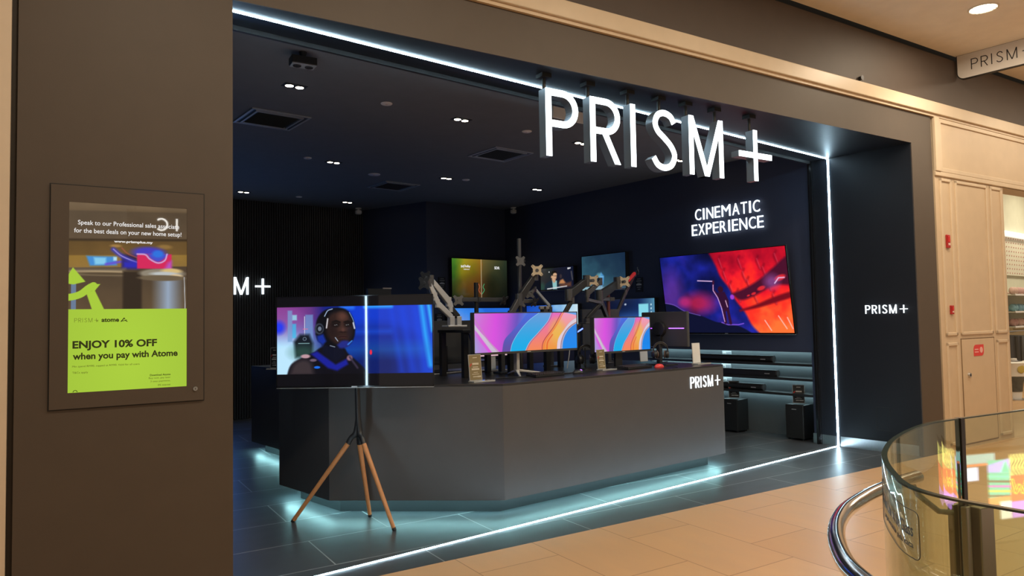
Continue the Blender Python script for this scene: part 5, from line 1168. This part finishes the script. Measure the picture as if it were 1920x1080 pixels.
mb = MB(); mb.bb((a.x - .6, 5.06, a.z), (b.x + 1.5, 5.19, a.z + .09)); mb.build('light_ledge', emit('ledge_glow', (1, .95, .85), .9), t)
for k, (y_, cols) in enumerate(((553, ((.52, .34, .28), (.50, .30, .27), (.55, .4, .36))), (584, ((.20, .36, .42), (.18, .33, .42), (.26, .40, .45))), (611, ((.44, .26, .24), (.5, .33, .28), (.4, .25, .22))))):
    z = WY(1905, y_, 4.95).z; x0, x1 = WY(1888, y_, 4.95).x, WY(1920, y_, 4.95).x
    lab = ['upper', 'middle', 'lower'][k]
    t = thing('glass_shelf', f'{lab} shelf with bras in the next shop', 'shelf', ((x0 + x1) / 2, 4.95, z), group='shelves of the next shop')
    mb = MB(); mb.bb((x0 - .2, 4.75, z - .02), (x1 + 1.2, 5.19, z)); mb.build('board', mat('pale_glass_shelf', (.5, .48, .40), .3), t)
    mb = MB(); mb.bb((x0 - .2, 4.745, z - .025), (x1 + 1.2, 4.755, z + .01)); mb.build('edge', WHITEP, t)
    for i in range(3):
        xx = x0 + .12 + i * .36; cn = ['pink', 'teal', 'dusty pink'][k]
        tt = thing('folded_bra', f'{cn} bra on the {lab} shelf of the next shop', 'bra', (xx, 4.9, z), group=f'{cn} bras in the next shop')
        for sx in (-1, 1):
            mb = MB(); mb.ball((xx + sx * .075, 4.87, z + .077), .08, .06, .075, 16, 10); mb.build('cup', mat('fabric_%d%d' % (k, i), cols[i], .8), tt, smooth=True)
        mb = MB(); mb.tube([(xx - .17, 4.93, z + .03), (xx, 4.84, z + .02), (xx + .17, 4.93, z + .03)], .014, 8); mb.build('band', mat('fabric_%d%d' % (k, i), cols[i], .8), tt, smooth=True)
zr = WY(1905, 621, 4.7).z; x0 = WY(1893, 621, 4.7).x
t = thing('clothes_rail', 'steel clothes rail with hanging garments in the next shop', 'rail', (x0 + .5, 4.7, zr)); mb = MB(); mb.tube([(x0 - .1, 4.7, zr), (x0 + 2, 4.7, zr)], .014, 10); mb.build('rail', STEEL, t, smooth=True)
mb = MB(); mb.tube([(x0 + 1.9, 4.7, zr), (x0 + 1.9, 5.2, zr)], .012, 8); mb.tube([(x0, 4.7, zr), (x0, 5.2, zr)], .012, 8); mb.build('bracket', STEEL, t, smooth=True)
for i, (cn, cc_) in enumerate((('charcoal', (.08, .08, .085)), ('slate grey', (.16, .17, .18)), ('blue grey', (.14, .16, .20)), ('olive grey', (.18, .17, .13)), ('black', (.03, .03, .03)))):
    xx = x0 + .03 + i * .13; pts = []
    for j in range(13):
        yy = 4.52 + j * .03; pts.append((xx + .018 * math.sin(j * 1.9 + i), yy))
    mb = MB()
    for j in range(12):
        (xa, ya), (xb, yb) = pts[j], pts[j + 1]
        mb.extrude([(xa, ya, zr - .08), (xb, yb, zr - .08), (xb + .02 * math.sin(j), yb + .0, zr - .75), (xa + .02 * math.sin(j - 1), ya, zr - .75)], (.02, 0, 0))
    g = mb.build('hanging_garment', mat('garment_' + cn.replace(' ', '_'), cc_, .85)); tag(g, f'{cn} garment hanging on the steel rail of the next shop', 'garment', 'garments on the rail')
# mannequin
m0 = WY(1903, 720, 4.35); mx, my = m0.x, 4.35
t = thing('mannequin', 'white mannequin in a white shirt with dark trim in the next shop', 'mannequin', (mx, my, 0), R(-35)); M = WM[t.name]
zt_ = WY(1903, 672, 4.35).z
def Q(x, y, z): return M @ Vector((x, y, z))
hs = zt_ / 1.52
prof = [(.10, .0), (.115, .25), (.10, .45), (.14, .75), (.165, .88), (.135, 1.04), (.17, 1.26), (.185, 1.36), (.10, 1.43), (.052, 1.46), (.05, 1.53), (.02, 1.535)]
mb = MB()
n = 24
pts = []; 
for r_, z in prof: pts += [Q(r_ * 1.0 * math.cos(2 * PI * k / n), r_ * .68 * math.sin(2 * PI * k / n), z * hs) for k in range(n)]
mb.add(pts, [(i * n + k, i * n + (k + 1) % n, (i + 1) * n + (k + 1) % n, (i + 1) * n + k) for i in range(len(prof) - 1) for k in range(n)] + [tuple(range(n))[::-1], tuple(range((len(prof) - 1) * n, len(prof) * n))])
for sx in (-1, 1): mb.tube([Q(sx * .19, 0, 1.36 * hs), Q(sx * .25, .02, 1.1 * hs), Q(sx * .24, -.08, .88 * hs)], [.05, .042, .032], 12)
mb.build('body', WHITEM, t, smooth=True)
mb = MB(); pts = []; pr2 = [(.15, .80), (.175, .88), (.15, 1.04), (.183, 1.26), (.196, 1.36), (.115, 1.43)]
for r_, z in pr2: pts += [Q(r_ * math.cos(2 * PI * k / n), r_ * .72 * math.sin(2 * PI * k / n), z * hs) for k in range(n)]
mb.add(pts, [(i * n + k, i * n + (k + 1) % n, (i + 1) * n + (k + 1) % n, (i + 1) * n + k) for i in range(len(pr2) - 1) for k in range(n)])
for sx in (-1, 1): mb.tube([Q(sx * .18, 0, 1.375 * hs), Q(sx * .245, .02, 1.14 * hs), Q(sx * .262, .0, 1.05 * hs)], [.06, .06, .062], 14)
shirt = mb.build('shirt', mat('white_jersey', (.72, .70, .64), .8), t, smooth=True)
mb = MB(); mb.tube([Q(.112 * math.cos(a), .082 * math.sin(a), 1.435 * hs) for a in [i * PI / 10 for i in range(20)]], .010, 8, closed=True)
for sx in (-1, 1): mb.tube([Q(sx * .260 + .062 * math.cos(a), .0 + .062 * math.sin(a), 1.055 * hs) for a in [i * PI / 8 for i in range(16)]], .010, 8, closed=True)
mb.build('trim', mat('dark_trim', (.05, .045, .05), .7), shirt, smooth=True)
mb = MB(); mb.ball(Q(.03, -.125, 1.14 * hs), .07, .012, .07, 14, 8, M.to_3x3()); mb.build('print', mat('yellow_print', (.55, .45, .12), .7), shirt, smooth=True)
mb = MB(); pts = []; pr3 = [(.12, .3), (.13, .6), (.17, .83), (.16, .9)]
for r_, z in pr3: pts += [Q(r_ * (1 + .06 * math.cos(6 * PI * k / n)) * math.cos(2 * PI * k / n), r_ * .75 * math.sin(2 * PI * k / n), z * hs) for k in range(n)]
mb.add(pts, [(i * n + k, i * n + (k + 1) % n, (i + 1) * n + (k + 1) % n, (i + 1) * n + k) for i in range(len(pr3) - 1) for k in range(n)]); mb.build('trousers', mat('dark_camouflage', (.10, .10, .085), .8, var=.6, scale=14), t, smooth=True)
mb = MB(); mb.lathe([(.2, 0), (.2, .012), (.02, .02)], (mx, my, 0), 24); mb.build('base', STEEL, t, smooth=True)

# ================================================================== BALUSTRADE
GH = 1.22
gm = bpy.data.materials.new('railing_glass'); gm.use_nodes = True; nt = gm.node_tree; nt.nodes.remove(nt.nodes['Principled BSDF']); out = nt.nodes['Material Output']
tr = nt.nodes.new('ShaderNodeBsdfTransparent'); tr.inputs[0].default_value = (.90, .935, .86, 1)
gl = nt.nodes.new('ShaderNodeBsdfGlossy'); gl.inputs['Roughness'].default_value = .01; gl.inputs[0].default_value = (.95, .97, .95, 1)
fr = nt.nodes.new('ShaderNodeFresnel'); ge = nt.nodes.new('ShaderNodeNewGeometry'); mr = nt.nodes.new('ShaderNodeMapRange')   # same reflection from both faces of the pane
mr.inputs['To Min'].default_value = 1.5; mr.inputs['To Max'].default_value = 1 / 1.5
nt.links.new(ge.outputs['Backfacing'], mr.inputs['Value']); nt.links.new(mr.outputs['Result'], fr.inputs[0]); ms = nt.nodes.new('ShaderNodeMixShader')
nt.links.new(fr.outputs[0], ms.inputs[0]); nt.links.new(tr.outputs[0], ms.inputs[1]); nt.links.new(gl.outputs[0], ms.inputs[2]); nt.links.new(ms.outputs[0], out.inputs[0])
EDGEM = mat('glass_edge_dark_green', (.045, .06, .05), .12, spec=.8)
def offs(path, d):
    P = [Vector((p[0], p[1], 0)) for p in path]; out_ = []
    for i in range(len(P)):
        a = (P[min(i + 1, len(P) - 1)] - P[max(i - 1, 0)]).normalized(); out_.append(P[i] + Vector((-a.y, a.x, 0)) * d)
    return out_
def glasspanel(lab, path, z0=-.35, th=.0062):
    L_, R_ = offs(path, th), offs(path, -th); n = len(path)
    t = thing('glass_balustrade', lab, 'glass railing', (*path[len(path) // 2], 0), group='glass panels of the balustrade')
    ring = [Vector((p.x, p.y, 0)) for p in L_ + R_[::-1]]
    mb = MB()
    for P in (L_, R_):
        v = [p + UP * z0 for p in P] + [p + UP * (GH - .004) for p in P]; mb.add(v, [(i, i + 1, n + i + 1, n + i) for i in range(n - 1)])
    mb.build('pane', gm, t, smooth=True)
    mb = MB()
    v = [p + UP * (GH - .004) for p in L_] + [p + UP * (GH - .004) for p in R_] + [p + UP * GH for p in L_] + [p + UP * GH for p in R_]
    mb.add(v, [(2 * n + i, 2 * n + i + 1, 3 * n + i + 1, 3 * n + i) for i in range(n - 1)] + [(i, i + 1, 2 * n + i + 1, 2 * n + i) for i in range(n - 1)] + [(n + i, n + i + 1, 3 * n + i + 1, 3 * n + i) for i in range(n - 1)])
    for e in (0, n - 1): mb.add([L_[e] + UP * z0, R_[e] + UP * z0, R_[e] + UP * GH, L_[e] + UP * GH], [(0, 1, 2, 3)])
    mb.build('edge', EDGEM, t)
    return t
fine = spline(GL[2:], 4)
P1 = [p for p in fine if p[0] < 2.469]
gp1 = glasspanel('curved glass panel wrapping round the end of the railing', [GL[0]] + P1)
glasspanel('straight glass panel running off to the right of the dark joint', GL2[:2] + [(4.2, .549)])
glasspanel('straight glass panel far off along the railing', [(4.22, .545), (7, 0)])
# dark joint post, clamp plates
t = thing('railing_post', 'flat bronze-grey steel post clamping the glass joint', 'railing post', (2.48, .886, 0))
BRZ = mat('bronze_grey_steel', (.30, .26, .19), .32, metal=.7)
jd = Vector((GL2[1][0] - GL[-1][0], GL2[1][1] - GL[-1][1], 0)).normalized(); jn = Vector((-jd.y, jd.x, 0)); jc = Vector((2.480, .8865, 0))
def jbox(mb, a0, a1, n0, n1, z0, z1): return mb.extrude([jc + jd * a0 + jn * n0 + UP * z0, jc + jd * a1 + jn * n0 + UP * z0, jc + jd * a1 + jn * n1 + UP * z0, jc + jd * a0 + jn * n1 + UP * z0], UP * (z1 - z0))
mb = MB(); jbox(mb, -.009, .009, -.010, .010, -.3, GH); mb.build('joint_seal', mat('dark_brown_seal', (.03, .022, .018), .4), t)
mb = MB(); jbox(mb, -.034, -.010, -.028, -.010, -.3, .955); jbox(mb, -.034, -.010, .010, .03, -.3, .955); mb.build('clamp_plate', BRZ, t, bevel=.003)
mb = MB(); jbox(mb, .010, .082, -.045, -.010, -.3, .95); jbox(mb, .010, .075, .010, .03, -.3, .95); mb.build('clamp_plate', BRZ, t, bevel=.004)
# handrail: outside the glass
rail = [(x, y) for x, y in [(1.302, -6), (1.302, -1), (1.302, .30), (1.303, .44), (1.312, .535), (1.34, .60), (1.385, .665), (1.452, .735), (1.545, .802), (1.64, .857), (1.745, .905), (1.865, .945), (1.99, .968), (2.11, .982), (2.26, .988), (2.34, .987), (2.40, .984)]]
t = thing('handrail', 'round polished steel handrail curving outside the glass balustrade', 'handrail', (1.5, .77, 0)); RZ = 1.035
mb = MB(); mb.tube([(x, y, RZ) for x, y in [rail[0]] + spline(rail[1:], 5)], .0195, 20); mb.build('tube', CHROME, t, smooth=True)
for hx, hy, gx, gy in ((2.36, .985, 2.452, .908), (1.302, -.6, 1.395, -.6)):
    mb = MB(); mb.tube([(hx, hy, RZ - .016), (hx + (gx - hx) * .15, hy + (gy - hy) * .15, RZ - .05), (gx - (gx - hx) * .35, gy - (gy - hy) * .35, RZ - .10), (gx, gy, RZ - .105)], .009, 10); mb.build('bracket', BRZ, t, smooth=True)
# sticker on the curved glass
s0 = [i for i in range(len(P1))]
def gl_at(s):   # point on the outer side of the curved glass, s metres along from the start of the bend
    acc = 0; i0 = next(i for i, p in enumerate(P1) if p[1] > .30)
    for i in range(i0, len(P1) - 1):
        a, b = Vector((*P1[i], 0)), Vector((*P1[i + 1], 0)); L_ = (b - a).length
        if acc + L_ >= s: d_ = (b - a).normalized(); return a + d_ * (s - acc), Vector((-d_.y, d_.x, 0))
        acc += L_
    return Vector((*P1[-1], 0)), Vector((0, 1, 0))
def stickpt(s, z, off): p, n_ = gl_at(s); return p + n_ * (.0062 + off) + UP * z
SA, SB, SZ0, SZ1 = .285, .585, 1.088, 1.178
t = thing('glass_sticker', 'clear warning sticker with black lettering on the curved glass panel', 'sticker', stickpt(.4, SZ0, .001))
pts = []; rr = .012
for k in range(5): a = R(180 + 90 * k / 4); pts.append((SA + rr + rr * math.cos(a), SZ0 + rr + rr * math.sin(a)))
pts += [(SA + rr + (SB - SA - 2 * rr) * k / 16, SZ0) for k in range(1, 16)]
for k in range(5): a = R(270 + 90 * k / 4); pts.append((SB - rr + rr * math.cos(a), SZ0 + rr + rr * math.sin(a)))
for k in range(5): a = R(90 * k / 4); pts.append((SB - rr + rr * math.cos(a), SZ1 - rr + rr * math.sin(a)))
pts += [(SB - rr - (SB - SA - 2 * rr) * k / 16, SZ1) for k in range(1, 16)]
for k in range(5): a = R(90 + 90 * k / 4); pts.append((SA + rr + rr * math.cos(a), SZ1 - rr + rr * math.sin(a)))
INK = mat('dark_ink', (.03, .03, .03), .4)
mb = MB(); mb.tube([stickpt(a, z, .0012) for a, z in pts], .0008, 6, closed=True); mb.build('border', INK, t)
for body, z, h, wd in (('Do Not Lean on the Glass', 1.128, .020, .27), ('Jangan bersandar pada kaca', 1.103, .013, .235)):
    o = text('lettering', body, INK, None, (0, 0, 0), (1, 0, 0), (0, 0, 1), w=wd, h=h * 1.2, depth=.0004, bold=.01)
    Mi = WM[t.name].inverted()
    for v in o.data.vertices:
        v.co = Mi @ stickpt(SA + .018 + (wd - v.co.x), z + v.co.z, .0006 - v.co.y)
    o.data.flip_normals(); o.parent = t; WM[o.name] = WM[t.name]

# ================================================================== THINGS MIRRORED IN THE GLASS
cv = Cv(170, 90, (120, 120, 110)); X, Y = cv.X, cv.Y       # x 9.0..10.9, z -0.38..-1.6
def bx(x): return (x - 9.0) / 1.9
def bz(z): return (-.38 - z) / 1.22
cv.a[:] = np.array((60, 48, 34)) / 255.
def quad(x0, x1, z0, z1, c): cv.poly([(bx(x0), bz(z0)), (bx(x1), bz(z0)), (bx(x1), bz(z1)), (bx(x0), bz(z1))], c)
quad(9.0, 9.64, -.40, -.53, (140, 180, 176)); quad(9.0, 9.64, -.53, -.56, (220, 120, 80)); quad(9.09, 9.34, -.57, -.75, (205, 220, 250))
quad(9.51, 9.90, -.50, -1.02, (70, 190, 160)); cv.poly([(bx(9.51), bz(-.56)), (bx(9.9), bz(-.49)), (bx(9.9), bz(-.68)), (bx(9.51), bz(-.66))], (170, 170, 235)); cv.poly([(bx(9.74), bz(-.67)), (bx(9.82), bz(-.52)), (bx(9.9), bz(-.68))], (60, 235, 160))
for k in range(5):
    z = -.70 - .065 * k; cv.poly([(bx(9.51), bz(z)), (bx(9.9), bz(z - .03)), (bx(9.9), bz(z - .055)), (bx(9.51), bz(z - .02))], ((90, 235, 190), (70, 60, 50), (235, 90, 200), (250, 220, 80), (70, 60, 50))[k])
quad(9.51, 9.90, -1.0, -1.1, (250, 150, 90)); quad(9.9, 10.9, -.73, -1.08, (235, 95, 60)); quad(9.7, 9.9, -1.06, -1.3, (220, 215, 210)); quad(9.9, 10.9, -1.08, -1.3, (190, 130, 235))
quad(9.9, 10.9, -.44, -.73, (230, 215, 120))
for k in range(9):
    xx = 9.92 + .055 * k; cv.line(spline([(bx(xx), bz(-.44)), (bx(xx + .05), bz(-.52)), (bx(xx - .01), bz(-.62)), (bx(xx + .06), bz(-.73))], 6), .008, (50, 44, 36))
for w_, c_ in ((.030, (250, 210, 70)), (.012, (235, 95, 60))): cv.line(spline([(bx(9.93), bz(-.80)), (bx(9.98), bz(-.95)), (bx(10.05), bz(-.88)), (bx(10.12), bz(-.96)), (bx(10.2), bz(-.80))], 8), w_, c_)
t = thing('display_board', 'large lit colourful display board on the lower level, mirrored in the railing glass', 'display board', (9.95, -5.1, -4.4))
screen('picture_panel', cv, t, (9.0, -5.0, -1.6), (1, 0, 0), UP, 1.9, 1.22, 8.0, .4, .3, local=False)
mb = MB(); mb.bb((8.97, -5.12, -1.63), (10.93, -5.005, -.35)); mb.build('case', BLACK, t)
for xx in (9.1, 10.8): mb = MB(); mb.bb((xx - .05, -5.12, -4.4), (xx + .05, -5.02, -1.63)); mb.build('leg', BLACK, t)
t = thing('hanging_sign', 'sign with two white lit letters hanging across the mall, mirrored in the advertising screen', 'sign', (.9, -2.45, 2.8))
mb = MB(); mb.bb((.45, -2.46, 2.72), (1.35, -2.42, 3.12)); mb.build('backing', BLACK, t)
for xx in (.55, 1.25): mb = MB(); mb.cone((xx, -2.44, 3.1), (xx, -2.44, 4.53), .012, .012, 10); mb.build('rod', BLACK, t)
SIGNW = emit('sign_white', (1, .97, .9), 22)
mb = MB(); mb.stroke([(1 - x, y) for x, y in arc(.5, .5, .44, 50, 310, 24)], .12, (.782, -2.418, 2.84), (.166, 0, 0), (0, 0, .175), (0, .004, 0)); mb.build('letter', SIGNW, t)
mb = MB(); mb.bb((1.045, -2.419, 2.845), (1.066, -2.414, 3.01)); mb.build('letter', SIGNW, t)
